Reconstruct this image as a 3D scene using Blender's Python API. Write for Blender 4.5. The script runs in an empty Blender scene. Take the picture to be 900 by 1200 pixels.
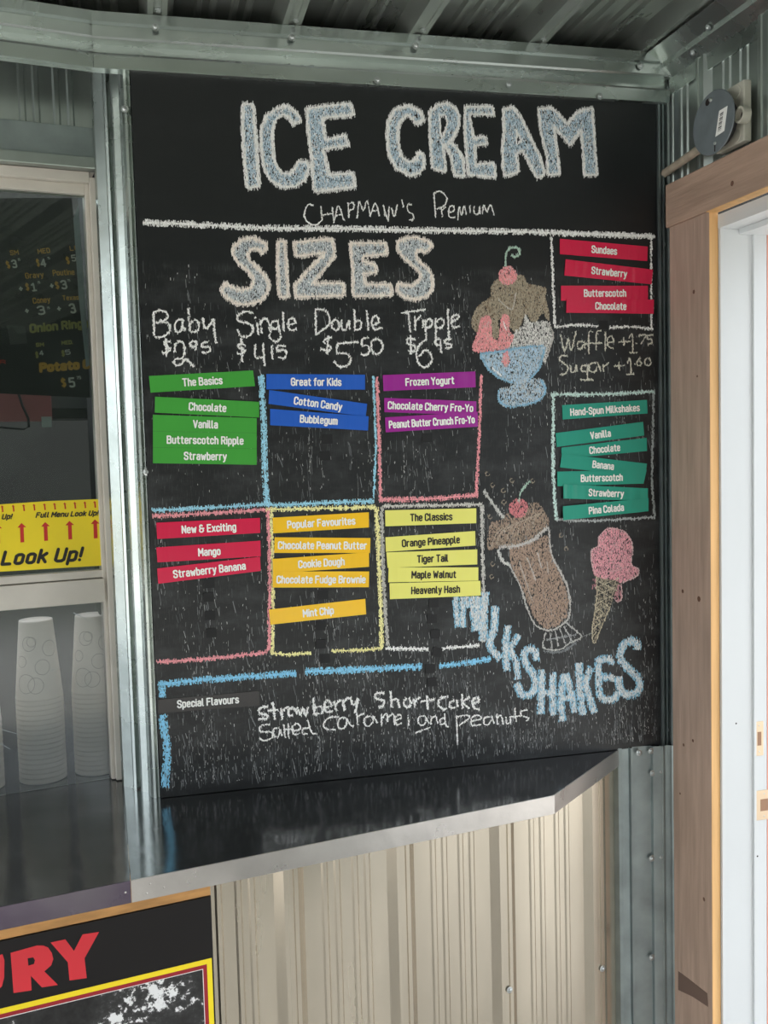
import bpy, bmesh, math, random
import numpy as np
from mathutils import Vector, Matrix
random.seed(7); rng = np.random.default_rng(7)
SC = bpy.context.scene
COL = SC.collection

# ------------------------------------------------------------------ camera
F = 1156.0; YAW = .23453; PITCH = .06706; ROLL = -.02636
TW = .18820            # direction of the window wall / counter against the board wall
TR = .02175            # small skew of the right wall
CAM = Vector((0.0, -2.1971, 1.72))
def cam_axes():
    cy, sy = math.cos(YAW), math.sin(YAW)
    f = Vector((sy, cy, 0)); r = Vector((cy, -sy, 0)); u = Vector((0, 0, 1))
    cp, sp = math.cos(PITCH), math.sin(PITCH)
    f2 = f*cp - u*sp; u2 = u*cp + f*sp
    cr, sr = math.cos(ROLL), math.sin(ROLL)
    return r*cr + u2*sr, u2*cr - r*sr, f2
RX, UP, FW = cam_axes()
cd = bpy.data.cameras.new('camera'); cam = bpy.data.objects.new('camera', cd); COL.objects.link(cam)
cd.sensor_fit = 'VERTICAL'; cd.sensor_height = 36.0; cd.lens = F/1200*36.0; cd.clip_start = .02
cam.matrix_world = Matrix(((RX.x, UP.x, -FW.x, CAM.x), (RX.y, UP.y, -FW.y, CAM.y), (RX.z, UP.z, -FW.z, CAM.z), (0, 0, 0, 1)))
SC.camera = cam

# ------------------------------------------------------------------ world, light, exposure
SC.view_settings.view_transform = 'Standard'; SC.view_settings.look = 'None'
SC.view_settings.gamma = 1.0; SC.view_settings.use_curve_mapping = False
SC.view_settings.exposure = 1.25
w = bpy.data.worlds.new('sky'); SC.world = w; w.use_nodes = True
nt = w.node_tree; nt.nodes.clear()
out = nt.nodes.new('ShaderNodeOutputWorld'); bg = nt.nodes.new('ShaderNodeBackground')
sky = nt.nodes.new('ShaderNodeTexSky'); sky.sky_type = 'NISHITA'; sky.sun_disc = False
sky.sun_elevation = math.radians(50); sky.sun_rotation = math.radians(200); sky.air_density = 1.0; sky.dust_density = 3.0
mx = nt.nodes.new('ShaderNodeMix'); mx.data_type = 'RGBA'; mx.inputs[0].default_value = .93   # bright thin overcast
mul = nt.nodes.new('ShaderNodeVectorMath'); mul.operation = 'SCALE'; mul.inputs['Scale'].default_value = .25
nt.links.new(sky.outputs[0], mul.inputs[0]); nt.links.new(mul.outputs[0], mx.inputs[6]); mx.inputs[7].default_value = (.93, .965, 1.0, 1)
nt.links.new(mx.outputs[2], bg.inputs[0]); bg.inputs[1].default_value = 1.55; nt.links.new(bg.outputs[0], out.inputs[0])
sd = bpy.data.lights.new('sun', 'SUN'); sd.energy = 2.6; sd.angle = math.radians(4); sd.color = (1, .97, .93)
sun = bpy.data.objects.new('sun', sd); COL.objects.link(sun)
# the sun stands high on the open side to the left: it lights the ground beyond the roof, the wall stays in shade
sun.rotation_euler = Vector((-.55, -.5, 1)).to_track_quat('Z', 'Y').to_euler()
SC.cycles.max_bounces = 8; SC.cycles.transparent_max_bounces = 16

# ------------------------------------------------------------------ planes and pixels
def ray(px, py):
    return RX*(px-450) - UP*(py-600) + FW*F
class Plane:            # upright plane; u along it, v = height, off = distance towards the viewer
    def __init__(s, p0, ang=None, u=None):
        s.p0 = Vector((p0[0], p0[1], 0)); s.u = Vector((math.cos(ang), math.sin(ang), 0)) if u is None else Vector(u)
        s.n = Vector((s.u.y, -s.u.x, 0))
    def uv(s, px, py, off=0.0):
        r = ray(px, py); p = s.p0 + s.n*off
        t = (p-CAM).dot(s.n)/r.dot(s.n); q = CAM + r*t - s.p0
        return (q.dot(s.u), q.z)
    def w(s, u, v, off=0.0):
        q = s.p0 + s.u*u + s.n*off; return (q.x, q.y, v)
B = Plane((0, 0), 0.0)                                    # face of the chalkboard
WG = Plane((-.105, .178), TW)                             # glass of the window
WL = Plane((1.16, .03), TW)                               # corrugated wall under the counter
RW = Plane((1.2544, 0), u=(math.sin(TR), -math.cos(TR), 0))     # right wall, u runs towards the viewer
RW.n = Vector((-math.cos(TR), -math.sin(TR), 0))
ZC = .954                                                 # top of the counter
def onz(px, py, z=ZC):
    r = ray(px, py); t = (z-CAM.z)/r.z; q = CAM + r*t; return (q.x, q.y)
def onR(px, py, off=0.0): return RW.uv(px, py, off)
def xat(px, y, py=600):                                   # x on the ray through a pixel at depth y
    r = ray(px, py); t = (y-CAM.y)/r.y; return CAM.x + r.x*t

# ------------------------------------------------------------------ materials
MATS = {}
def lin(c):
    return tuple(((x/255/12.92) if x/255 <= .04045 else ((x/255+.055)/1.055)**2.4) for x in c)
def mat(name, rgb=(128,128,128), rough=.6, metal=0.0, vary=0.0, vscale=8.0, stretch=(1,1,1), bump=0.0, bscale=40.0, bstretch=(1,1,1),
        spec=.5, attr=False, coat=0.0, rvary=0.0, second=None):
    if name in MATS: return MATS[name]
    m = bpy.data.materials.new(name); m.use_nodes = True; MATS[name] = m
    t = m.node_tree; b = t.nodes['Principled BSDF']
    c = lin(rgb); b.inputs['Base Color'].default_value = (*c, 1); b.inputs['Roughness'].default_value = rough
    b.inputs['Metallic'].default_value = metal; b.inputs['Specular IOR Level'].default_value = spec
    b.inputs['Coat Weight'].default_value = coat
    tc = t.nodes.new('ShaderNodeTexCoord')
    def noise(scale, st, detail=4):
        mp = t.nodes.new('ShaderNodeMapping'); mp.inputs['Scale'].default_value = st
        n = t.nodes.new('ShaderNodeTexNoise'); n.inputs['Scale'].default_value = scale; n.inputs['Detail'].default_value = detail
        t.links.new(tc.outputs['Object'], mp.inputs[0]); t.links.new(mp.outputs[0], n.inputs['Vector']); return n
    if attr:
        a = t.nodes.new('ShaderNodeAttribute'); a.attribute_name = 'tint'; t.links.new(a.outputs['Color'], b.inputs['Base Color'])
    elif vary or second:
        n = noise(vscale, stretch); r = t.nodes.new('ShaderNodeValToRGB')
        lo = tuple(x*(1-vary) for x in c); hi = tuple(min(1, x*(1+vary)) for x in c)
        if second: hi = lin(second)
        r.color_ramp.elements[0].position = .32; r.color_ramp.elements[1].position = .68
        r.color_ramp.elements[0].color = (*lo, 1); r.color_ramp.elements[1].color = (*hi, 1)
        t.links.new(n.outputs['Fac'], r.inputs[0]); t.links.new(r.outputs[0], b.inputs['Base Color'])
    if rvary:
        n = noise(vscale*2.3, stretch); mr = t.nodes.new('ShaderNodeMapRange')
        mr.inputs['To Min'].default_value = max(.02, rough-rvary); mr.inputs['To Max'].default_value = rough+rvary
        t.links.new(n.outputs['Fac'], mr.inputs[0]); t.links.new(mr.outputs[0], b.inputs['Roughness'])
    if bump:
        n = noise(bscale, bstretch); bp = t.nodes.new('ShaderNodeBump'); bp.inputs['Strength'].default_value = bump
        bp.inputs['Distance'].default_value = .004
        t.links.new(n.outputs['Fac'], bp.inputs['Height']); t.links.new(bp.outputs[0], b.inputs['Normal'])
    return m
GALV = mat('galvanised steel', (176,184,180), .34, .92, vary=.14, vscale=9, stretch=(1,1,.35), bump=.25, bscale=5, bstretch=(1,1,.3), rvary=.1)
GALVD = mat('dull galvanised sheet', (150,160,160), .42, .85, vary=.15, vscale=14, bump=.2, bscale=6, rvary=.1)
SIDING = mat('corrugated siding', (206,197,180), .24, .85, vary=.12, vscale=7, stretch=(1,1,.2), bump=.2, bscale=4, bstretch=(1,1,.2), rvary=.1)
ROOF = mat('corrugated roof sheet', (166,172,166), .3, .75, vary=.2, vscale=4, stretch=(1,.3,1), bump=.3, bscale=5, bstretch=(1,.4,1), rvary=.12)
TRIMM = mat('bent metal trim', (182,190,186), .27, .92, vary=.14, vscale=6, stretch=(.4,1,1), bump=.55, bscale=7, bstretch=(.5,1,1), rvary=.1)
STEEL = mat('worn stainless steel', (132,134,136), .13, .95, vary=.18, vscale=6, bump=.22, bscale=8, rvary=.07)
FASC = mat('stainless edge strip', (190,186,182), .3, .8, vary=.2, vscale=5, bump=.5, bscale=14, rvary=.1)
FASCP = mat('purplish stainless strip', (150,144,150), .26, .85, vary=.2, vscale=5, bump=.5, bscale=14, rvary=.1, second=(96,84,104))  # edge strip mottled from grey to dark purple
SCREW = mat('zinc screw', (190,194,194), .3, .95)
VINYL = mat('white vinyl frame', (206,200,190), .45, 0, vary=.06, vscale=12)
JAMB = mat('white painted jamb', (204,207,208), .42, 0, vary=.03, vscale=6, stretch=(1,1,.3))
PINE = mat('weathered pine board', (168,144,128), .75, 0, vary=.14, vscale=10, stretch=(6,6,.5), bump=.35, bscale=20, bstretch=(8,8,.5))
PINEH = mat('weathered pine header', (168,142,124), .75, 0, vary=.14, vscale=10, stretch=(6,.5,6), bump=.35, bscale=20, bstretch=(8,.5,8))
PINEL = mat('fresh cut pine edge', (222,176,118), .65, 0, vary=.1, vscale=10, stretch=(6,6,.4))
WOODC = mat('pine ledger', (204,152,92), .65, 0, vary=.2, vscale=10, stretch=(.6,6,6))
KNOT = mat('pine knot', (96,66,50), .7)
BLACKP = mat('black paint', (22,22,24), .5, vary=.2, vscale=20)
BLKMAG = mat('black magnet', (10,11,14), .55)
CHALK = mat('chalk', attr=True, rough=.95, spec=.1)
PRINTW = mat('white print', (240,240,236), .5); PRINTK = mat('black print', (28,26,24), .5)
CUP = mat('white foam cup', (250,242,230), .6, vary=.03, vscale=10)
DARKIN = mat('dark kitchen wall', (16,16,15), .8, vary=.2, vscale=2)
PLATE = mat('brass toned strike plate', (206,186,160), .3, .8)
HOLE = mat('dark hole', (30,24,22), .8); MORT = mat('bare wood in mortise', (150,116,92), .8)
CONC = mat('concrete slab', (182,178,172), .85, vary=.12, vscale=3, bump=.2, bscale=60)
GREYP = mat('grey painted steel disc', (118,126,130), .42, .35, vary=.08, vscale=30)
BEIGE = mat('light grey junction box', (196,194,180), .55, .1, vary=.08, vscale=30)
PVC = mat('weathered conduit', (172,160,142), .6, 0, vary=.2, vscale=30)
TERRA = mat('terracotta weatherstrip', (214,150,130), .6)

def glass_mat(name, tint, haze=0.0, hcol=(150,160,165), rough=.02, streak=False):
    m = bpy.data.materials.new(name); m.use_nodes = True; t = m.node_tree; t.nodes.clear()
    o = t.nodes.new('ShaderNodeOutputMaterial'); tr = t.nodes.new('ShaderNodeBsdfTransparent'); tr.inputs[0].default_value = (*tint, 1)
    g = t.nodes.new('ShaderNodeBsdfGlossy'); g.inputs['Roughness'].default_value = rough; g.inputs[0].default_value = (.9,.95,.95,1)
    fr = t.nodes.new('ShaderNodeFresnel'); fr.inputs[0].default_value = 1.5
    mx1 = t.nodes.new('ShaderNodeMixShader'); t.links.new(fr.outputs[0], mx1.inputs[0]); t.links.new(tr.outputs[0], mx1.inputs[1]); t.links.new(g.outputs[0], mx1.inputs[2])
    last = mx1
    if haze:
        d = t.nodes.new('ShaderNodeBsdfDiffuse'); d.inputs[0].default_value = (*lin(hcol), 1)
        n = t.nodes.new('ShaderNodeTexNoise'); n.inputs['Scale'].default_value = 5; n.inputs['Detail'].default_value = 6
        tc = t.nodes.new('ShaderNodeTexCoord'); t.links.new(tc.outputs['Object'], n.inputs['Vector'])
        mr = t.nodes.new('ShaderNodeMapRange'); mr.inputs['From Min'].default_value = .3; mr.inputs['From Max'].default_value = .7
        mr.inputs['To Min'].default_value = haze*.7; mr.inputs['To Max'].default_value = haze*1.3
        t.links.new(n.outputs['Fac'], mr.inputs[0])
        m2 = t.nodes.new('ShaderNodeMixShader'); t.links.new(mr.outputs[0], m2.inputs[0]); t.links.new(mx1.outputs[0], m2.inputs[1]); t.links.new(d.outputs[0], m2.inputs[2]); last = m2
    t.links.new(last.outputs[0], o.inputs[0]); return m
GLASS = glass_mat('window glass', (.86,.9,.88), haze=.012)
PLEXI = glass_mat('scuffed clear panel', (.96,.97,.97), haze=.14, hcol=(140,146,150), rough=.12)

# ------------------------------------------------------------------ object helpers
def link(name, me, m=None, parent=None):
    o = bpy.data.objects.new(name, me); COL.objects.link(o)
    if m is not None and not me.materials: me.materials.append(m)
    if parent is not None: o.parent = parent
    return o
def tag(o, label=None, cat=None, group=None, kind=None):
    if label: o['label'] = label
    if cat: o['category'] = cat
    if group: o['group'] = group
    if kind: o['kind'] = kind
    return o
def empty(name, loc, label=None, cat=None, group=None, kind=None):
    o = bpy.data.objects.new(name, None); COL.objects.link(o); o.location = loc; o.empty_display_size = .05
    bpy.context.view_layer.update()
    return tag(o, label, cat, group, kind)
def mesh_obj(name, verts, faces, m, parent=None, smooth=False, bevel=0.0):
    me = bpy.data.meshes.new(name)
    off = Vector(parent.location) if parent is not None and parent.parent is None else Vector((0,0,0))
    if parent is not None and parent.parent is not None: off = Vector(parent.parent.location) + Vector(parent.location)
    me.from_pydata([tuple(Vector(v)-off) for v in verts], [], faces); me.update()
    bm = bmesh.new(); bm.from_mesh(me); bmesh.ops.recalc_face_normals(bm, faces=bm.faces)
    if bevel: bmesh.ops.bevel(bm, geom=list(bm.edges), offset=bevel, segments=2, affect='EDGES', profile=.6)
    bm.to_mesh(me); bm.free()
    if smooth:
        for p in me.polygons: p.use_smooth = True
    return link(name, me, m, parent)
def prism(name, poly, off0, off1, m, parent=None, bevel=0.0):
    """poly: list of 3-D points (a face), extruded between the vectors off0 and off1"""
    n = len(poly); a = [Vector(p)+Vector(off0) for p in poly]; b = [Vector(p)+Vector(off1) for p in poly]
    faces = [list(range(n)), list(range(2*n-1, n-1, -1))] + [[i, (i+1) % n, n+(i+1) % n, n+i] for i in range(n)]
    return mesh_obj(name, a+b, faces, m, parent, bevel=bevel)
def pbox(name, pl, u0, u1, v0, v1, o0, o1, m, parent=None, bevel=0.0):
    """box in the frame of an upright plane"""
    vs = [pl.w(u, v, o) for o in (o0, o1) for v in (v0, v1) for u in (u0, u1)]
    fs = [(0,1,3,2),(4,6,7,5),(0,4,5,1),(2,3,7,6),(0,2,6,4),(1,5,7,3)]
    return mesh_obj(name, vs, fs, m, parent, bevel=bevel)
def sheet(name, prof, fn, a, b, m, parent=None, th=.0012, back=(0,0,0)):
    """bent sheet: 2-D profile [(p,q)], fn(p,q,s)->3-D, swept from a to b, given a real thickness along back"""
    n = len(prof); vs = [Vector(fn(p, q, s)) for s in (a, b) for p, q in prof]
    bk = Vector(back).normalized()*th
    vs2 = vs + [v+bk for v in vs]; fs = []
    for i in range(n-1):
        fs.append((i, i+1, n+i+1, n+i)); fs.append((2*n+i, 3*n+i, 3*n+i+1, 2*n+i+1))
    for k in (0, n):
        for i in range(n-1): fs.append((k+i, k+i+1, 2*n+k+i+1, 2*n+k+i))
    for i in (0, n-1): fs.append((i, n+i, 3*n+i, 2*n+i))
    return mesh_obj(name, vs2, fs, m, parent)
def frame_of(n):
    n = Vector(n).normalized(); a = Vector((0,0,1)) if abs(n.z) < .9 else Vector((1,0,0))
    u = n.cross(a).normalized(); return u, n.cross(u).normalized(), n
def lathe(name, prof, base, axis, m, parent=None, seg=16, smooth=True):
    """prof: [(radius, height along axis)]"""
    u, v, n = frame_of(axis); vs = []; fs = []
    for r, h in prof:
        for k in range(seg):
            t = 2*math.pi*k/seg; vs.append(Vector(base)+n*h+(u*math.cos(t)+v*math.sin(t))*r)
    for i in range(len(prof)-1):
        for k in range(seg): fs.append((i*seg+k, i*seg+(k+1) % seg, (i+1)*seg+(k+1) % seg, (i+1)*seg+k))
    fs.append(tuple(range(seg))[::-1]); fs.append(tuple(range((len(prof)-1)*seg, len(prof)*seg)))
    return mesh_obj(name, vs, fs, m, parent, smooth=False)
def screw(pos, n, parent, r=.0055, name='screw'):
    return lathe(name, [(r*1.45,0),(r*1.5,.0012),(r*.85,.0018),(r*.8,.005),(r*.4,.0062)], pos, n, SCREW, parent, seg=8)
def tube(name, pts, r, m, parent=None, seg=10):
    vs = []; fs = []; pts = [Vector(p) for p in pts]
    for i, p in enumerate(pts):
        d = (pts[min(i+1, len(pts)-1)]-pts[max(i-1, 0)]).normalized(); u, v, _ = frame_of(d)
        for k in range(seg):
            t = 2*math.pi*k/seg; vs.append(p+(u*math.cos(t)+v*math.sin(t))*r)
    for i in range(len(pts)-1):
        for k in range(seg): fs.append((i*seg+k, i*seg+(k+1) % seg, (i+1)*seg+(k+1) % seg, (i+1)*seg+k))
    fs.append(tuple(range(seg))[::-1]); fs.append(tuple(range((len(pts)-1)*seg, len(pts)*seg)))
    return mesh_obj(name, vs, fs, m, parent)

# ---- lettering: a plain rounded stroke alphabet laid on a plane between two points
GLYPH = {}
for row in """A 0,0 1.7,7 3.4,0;.6,2.2 2.8,2.2
B 0,0 0,7 2.3,7 3,6.4 3,4.4 2.4,3.8 0,3.8;2.4,3.8 3.2,3 3.2,.7 2.5,0 0,0
C 3.2,5.2 3.2,6.3 2.5,7 .8,7 0,6.2 0,.8 .8,0 2.5,0 3.2,.7 3.2,1.8
D 0,0 0,7 2.2,7 3.2,6.2 3.2,.8 2.2,0 0,0
E 3,7 0,7 0,0 3,0;0,3.7 2.5,3.7
F 3,7 0,7 0,0;0,3.7 2.5,3.7
G 3.2,5.4 3.2,6.3 2.5,7 .8,7 0,6.2 0,.8 .8,0 2.5,0 3.2,.7 3.2,3.4 1.9,3.4
H 0,0 0,7;3.2,0 3.2,7;0,3.6 3.2,3.6
I 0,0 0,7
K 0,0 0,7;3.1,7 0,3;1,4.2 3.3,0
L 0,7 0,0 2.8,0
M 0,0 0,7 2,2.5 4,7 4,0
N 0,0 0,7 3.2,0 3.2,7
O .8,0 0,.8 0,6.2 .8,7 2.4,7 3.2,6.2 3.2,.8 2.4,0 .8,0
P 0,0 0,7 2.3,7 3.1,6.3 3.1,4 2.3,3.3 0,3.3
R 0,0 0,7 2.3,7 3.1,6.3 3.1,4 2.3,3.3 0,3.3;1.7,3.3 3.2,0
S 3.1,5.6 3.1,6.3 2.4,7 .8,7 0,6.3 0,4.6 .7,3.9 2.4,3.3 3.1,2.6 3.1,.8 2.4,0 .8,0 0,.7 0,1.5
T 0,7 3.4,7;1.7,7 1.7,0
U 0,7 0,.8 .8,0 2.4,0 3.2,.8 3.2,7
V 0,7 1.7,0 3.4,7
W 0,7 1.1,0 2.3,5 3.5,0 4.6,7
Y 0,7 1.7,3.3 3.4,7;1.7,3.3 1.7,0
a .2,4.5 .8,5 2,5 2.6,4.4 2.6,0;2.6,2.9 .8,2.9 0,2.2 0,.7 .7,0 1.8,0 2.6,.7
b 0,7 0,0;0,.7 .8,0 1.9,0 2.6,.7 2.6,4.3 1.9,5 .8,5 0,4.3
c 2.5,3.7 2.5,4.4 1.9,5 .7,5 0,4.3 0,.7 .7,0 1.9,0 2.5,.6 2.5,1.3
d 2.6,7 2.6,0;2.6,.7 1.8,0 .7,0 0,.7 0,4.3 .7,5 1.8,5 2.6,4.3
e 0,2.6 2.6,2.6 2.6,4.3 1.9,5 .7,5 0,4.3 0,.7 .7,0 1.9,0 2.5,.6
f 2,7 1.3,7 .8,6.4 .8,0;0,5 1.9,5
g 2.6,5 2.6,-1.3 1.9,-2 .7,-2 .1,-1.5;2.6,.7 1.8,0 .7,0 0,.7 0,4.3 .7,5 1.8,5 2.6,4.3
h 0,7 0,0;0,4.2 .8,5 1.9,5 2.6,4.3 2.6,0
i 0,5 0,0;0,6.7 0,7
k 0,7 0,0;2.4,5 0,2.2;.9,3.1 2.6,0
l 0,7 0,.6 .5,0 .9,0
m 0,0 0,5;0,4.3 .7,5 1.5,5 2,4.4 2,0;2,4.3 2.7,5 3.5,5 4,4.4 4,0
n 0,0 0,5;0,4.2 .8,5 1.9,5 2.6,4.3 2.6,0
o .7,0 0,.7 0,4.3 .7,5 1.9,5 2.6,4.3 2.6,.7 1.9,0 .7,0
p 0,5 0,-2;0,.7 .8,0 1.9,0 2.6,.7 2.6,4.3 1.9,5 .8,5 0,4.3
r 0,0 0,5;0,4 .8,5 1.8,5
s 2.4,4.2 2.4,4.4 1.8,5 .7,5 0,4.4 0,3.3 .6,2.8 1.9,2.2 2.5,1.7 2.5,.7 1.9,0 .6,0 0,.6 0,1
t .8,6.5 .8,.6 1.4,0 2,0;0,5 1.9,5
u 0,5 0,.7 .7,0 1.8,0 2.6,.7;2.6,5 2.6,0
v 0,5 1.3,0 2.6,5
w 0,5 .9,0 1.9,4 2.9,0 3.8,5
x 0,0 2.5,5;0,5 2.5,0
y 0,5 1.4,.2;2.8,5 1.1,-1.4 .3,-2
z 0,5 2.4,5 0,0 2.4,0
& 3.4,2.8 3.4,1 2.4,0 .8,0 0,.8 0,2.6 .8,3.6 .3,4.5 .3,6.2 1,7 1.9,7 2.5,6.2;.8,3.6 3.9,3.6
- 0,2.7 1.4,2.7
! 0,7 0,2.2;0,.1 0,0
. 0,0 0,.1
+ 0,3 3,3;1.5,1.5 1.5,4.5
$ 3.1,5.6 3.1,6.3 2.4,7 .8,7 0,6.3 0,4.6 .7,3.9 2.4,3.3 3.1,2.6 3.1,.8 2.4,0 .8,0 0,.7;1.55,8 1.55,-1
1 0,5.8 1.2,7 1.2,0;.1,0 2.3,0
3 0,6.3 .8,7 2.2,7 3,6.2 3,4.3 2.2,3.7 1.2,3.7;2.2,3.7 3,3 3,.8 2.2,0 .8,0 0,.7
4 2.4,0 2.4,7 0,2 3.2,2
5 3,7 .2,7 0,4 2,4.2 3,3.4 3,.8 2.2,0 .8,0 0,.6
7 0,7 3,7 1,0""".splitlines():
    GLYPH[row[0]] = [[tuple(float(a) for a in p.split(',')) for p in st.split()] for st in row[2:].split(';')]
def text_strokes(t):
    x = 0; o = []
    for ch in t:
        if ch == ' ': x += 2.0; continue
        g = GLYPH[ch]; w_ = max(p[0] for st in g for p in st)
        o += [[(x+a, b) for a, b in st] for st in g]; x += w_+1.75
    return o, x-1.75
def letter_geo(pl, s, p0, p1, cap, off, bold=0.0, shear=0.0):
    st, wd = text_strokes(s); hw = cap*(.085+bold)
    du = Vector((p1[0]-p0[0], p1[1]-p0[1])); L = du.length; du /= L; dv = Vector((-du.y, du.x)); L -= 2*hw; cap -= 2*hw
    V = []; Fc = []; lift = 0      # every facet lies a hair above the one before, so none share a plane
    for stroke in st:
        P = [Vector(p0)+du*(hw+(a/wd)*L+shear*b/7*cap)+dv*(hw+b/7*cap) for a, b in stroke]
        for p in P:
            k = len(V); lift = (lift+1) % 24; o_ = off+lift*.000012
            for q in range(8): V.append(pl.w(p.x+hw*math.cos(q*math.pi/4+.39), p.y+hw*math.sin(q*math.pi/4+.39), o_))
            Fc.append(tuple(range(k, k+8)))
        for a, b in zip(P[:-1], P[1:]):
            d = (b-a); 
            if d.length < 1e-7: continue
            d.normalize(); n = Vector((-d.y, d.x))*hw; k = len(V); lift = (lift+1) % 24; o_ = off+lift*.000012
            V += [pl.w(*(a+n), o_), pl.w(*(a-n), o_), pl.w(*(b-n), o_), pl.w(*(b+n), o_)]; Fc.append((k, k+1, k+2, k+3))
    return V, Fc
def lettering(name, pl, items, off, m, parent=None, bold=0.0, shear=0.0):
    """items: (string, px0, px1, cap height px) in photograph pixels"""
    for s, a, b, cap in items:
        p0 = pl.uv(*a, off); p1 = pl.uv(*b, off); c0 = pl.uv(a[0], a[1]-cap, off)
        v, f = letter_geo(pl, s, p0, p1, abs(c0[1]-p0[1]), off, bold, shear)
        mesh_obj(name, v, f, m, parent)

# =================================================================== SETTING
# ground slab in front and the dark kitchen behind the window
def slab(name, x0, x1, y0, y1, z0, z1, m, parent=None):
    vs = [(x, y, z) for z in (z0, z1) for y in (y0, y1) for x in (x0, x1)]
    return mesh_obj(name, vs, [(0,1,3,2),(4,6,7,5),(0,4,5,1),(2,3,7,6),(0,2,6,4),(1,5,7,3)], m, parent)
tag(slab('floor', -14, 14, -7.5, 6, -.1, 0, CONC), kind='structure')
tag(slab('ground', -30, 30, -40, -7.5, -.1, -.01, mat('added lawn grass', (58,68,34), .9, vary=.3, vscale=2)), kind='structure')  # unseen lawn, added with the leafy screen for the glass to reflect
def added_hedge():  # leafy screen out of view, added so the glass has something dark to reflect
    vs = []; fs = []; nx, nz = 70, 14
    for j in range(nz+1):
        for i in range(nx+1):
            x = -16+30*i/nx; z = 5.4*j/nz; n = math.sin(x*1.7+z*2)*.4+math.sin(x*4.1-z*3.3)*.25+random.uniform(-.2,.2)
            vs.append((x, -13.5+n-.25*z+(.9 if j == nz else 0)*-1, z*(1+.12*math.sin(x*.9)+.05*math.sin(x*3.7))))
    for j in range(nz):
        for i in range(nx): a = j*(nx+1)+i; fs.append((a, a+1, a+nx+2, a+nx+1))
    n0 = len(vs); vs += [(v[0], v[1]-2.5, v[2]) for v in vs[:n0]]; fs += [tuple(q+n0 for q in f[::-1]) for f in fs[:]]
    top = nz*(nx+1)
    for i in range(nx): fs.append((top+i, top+i+1, n0+top+i+1, n0+top+i))
    return tag(mesh_obj('added_hedge', vs, fs, mat('dark leaves', (26,34,20), .9, vary=.5, vscale=5)), 'unseen dark leafy screen added behind the viewer for the window glass to reflect', 'added_hedge')
added_hedge()
inx = [(-2.6, .02), (-.14, .35), (1.5, .35), (1.5, 2.2), (-2.6, 2.2)]
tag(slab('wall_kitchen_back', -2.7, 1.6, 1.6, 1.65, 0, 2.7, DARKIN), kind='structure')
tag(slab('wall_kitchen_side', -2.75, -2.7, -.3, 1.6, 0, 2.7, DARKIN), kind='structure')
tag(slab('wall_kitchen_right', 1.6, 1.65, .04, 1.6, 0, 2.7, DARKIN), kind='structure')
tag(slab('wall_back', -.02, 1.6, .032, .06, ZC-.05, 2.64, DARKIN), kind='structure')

# corrugated sheet profile: major ribs every P, two minor ribs between; returns [(u, depth)]
def ribs(u0, u1, P, phase, d=.016, top=.016, foot=.034, minor=.0035):
    pts = []; k0 = int(math.floor((u0-phase)/P))-1; k1 = int(math.ceil((u1-phase)/P))+1
    for k in range(k0, k1):
        c = phase+k*P
        pts += [(c-foot, 0), (c-top, d), (c-top*.45, d), (c-top*.35, d-.003), (c+top*.35, d-.003), (c+top*.45, d), (c+top, d), (c+foot, 0)]
        for q in (.31, .42, .58, .69):
            c2 = c+P*q; pts += [(c2-.008, 0), (c2-.004, minor), (c2+.004, minor), (c2+.008, 0)]
    pts = [p for p in pts if u0 < p[0] < u1]
    return [(u0, 0)]+pts+[(u1, 0)]

# wall under the counter
us = [WL.uv(x, 1060)[0] for x in (340, 470, 589, 698)]
Pw = (us[3]-us[0])/3
o = sheet('wall_counter', ribs(-3.2, -.045, Pw, us[0]-.002), lambda p, q, s: WL.w(p, s, q), 0, ZC-.0155, SIDING, back=-WL.n)
tag(o, kind='structure')
for x, y in ((597, 1160), (706, 1135)):
    u, v = WL.uv(x, y, .016); screw(WL.w(u, v, .016), WL.n, o)
# wall over the window
wu = WG.uv(115, 110)[0]
WA = Plane(WG.w(0, 0, .045)[:2], TW)
uu = WA.uv(52, 105)[0]
o = sheet('wall_window', ribs(-2.6, .03, Pw, uu-.13, minor=.004), lambda p, q, s: WA.w(p, s, q), WG.uv(0, 176, .05)[1]-.01, 2.64, GALV, back=-WG.n)
tag(o, kind='structure')
# left column between window and board, bent sheet
prof = [(128.5,.165),(128.8,.122),(131,.108),(142,.090),(143,.078),(146,.074),(147,.082),(150,.078),(151,.062),(153,.058),(160,.050),(161.5,.036),(163,.016),(166,.008),(169,.006),(171,.012),(173,.010),(176,.016),(178,.020)]
prof = [(xat(px, y), y) for px, y in prof]
o = sheet('trim_column', prof, lambda p, q, s: (p, q, s), ZC, 2.60, TRIMM, back=(.3, 1, 0), th=.0015)
tag(o, kind='structure')
for px, py, yy in ((146.5, 128, .004), (172, 553, .004), (107, 114, .1)):
    r_ = ray(px, py); t_ = (yy-CAM.y)/r_.y; q_ = CAM+r_*t_
    if px > 110: screw((q_.x, q_.y, q_.z), (-.2, -1, 0), o)
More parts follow.
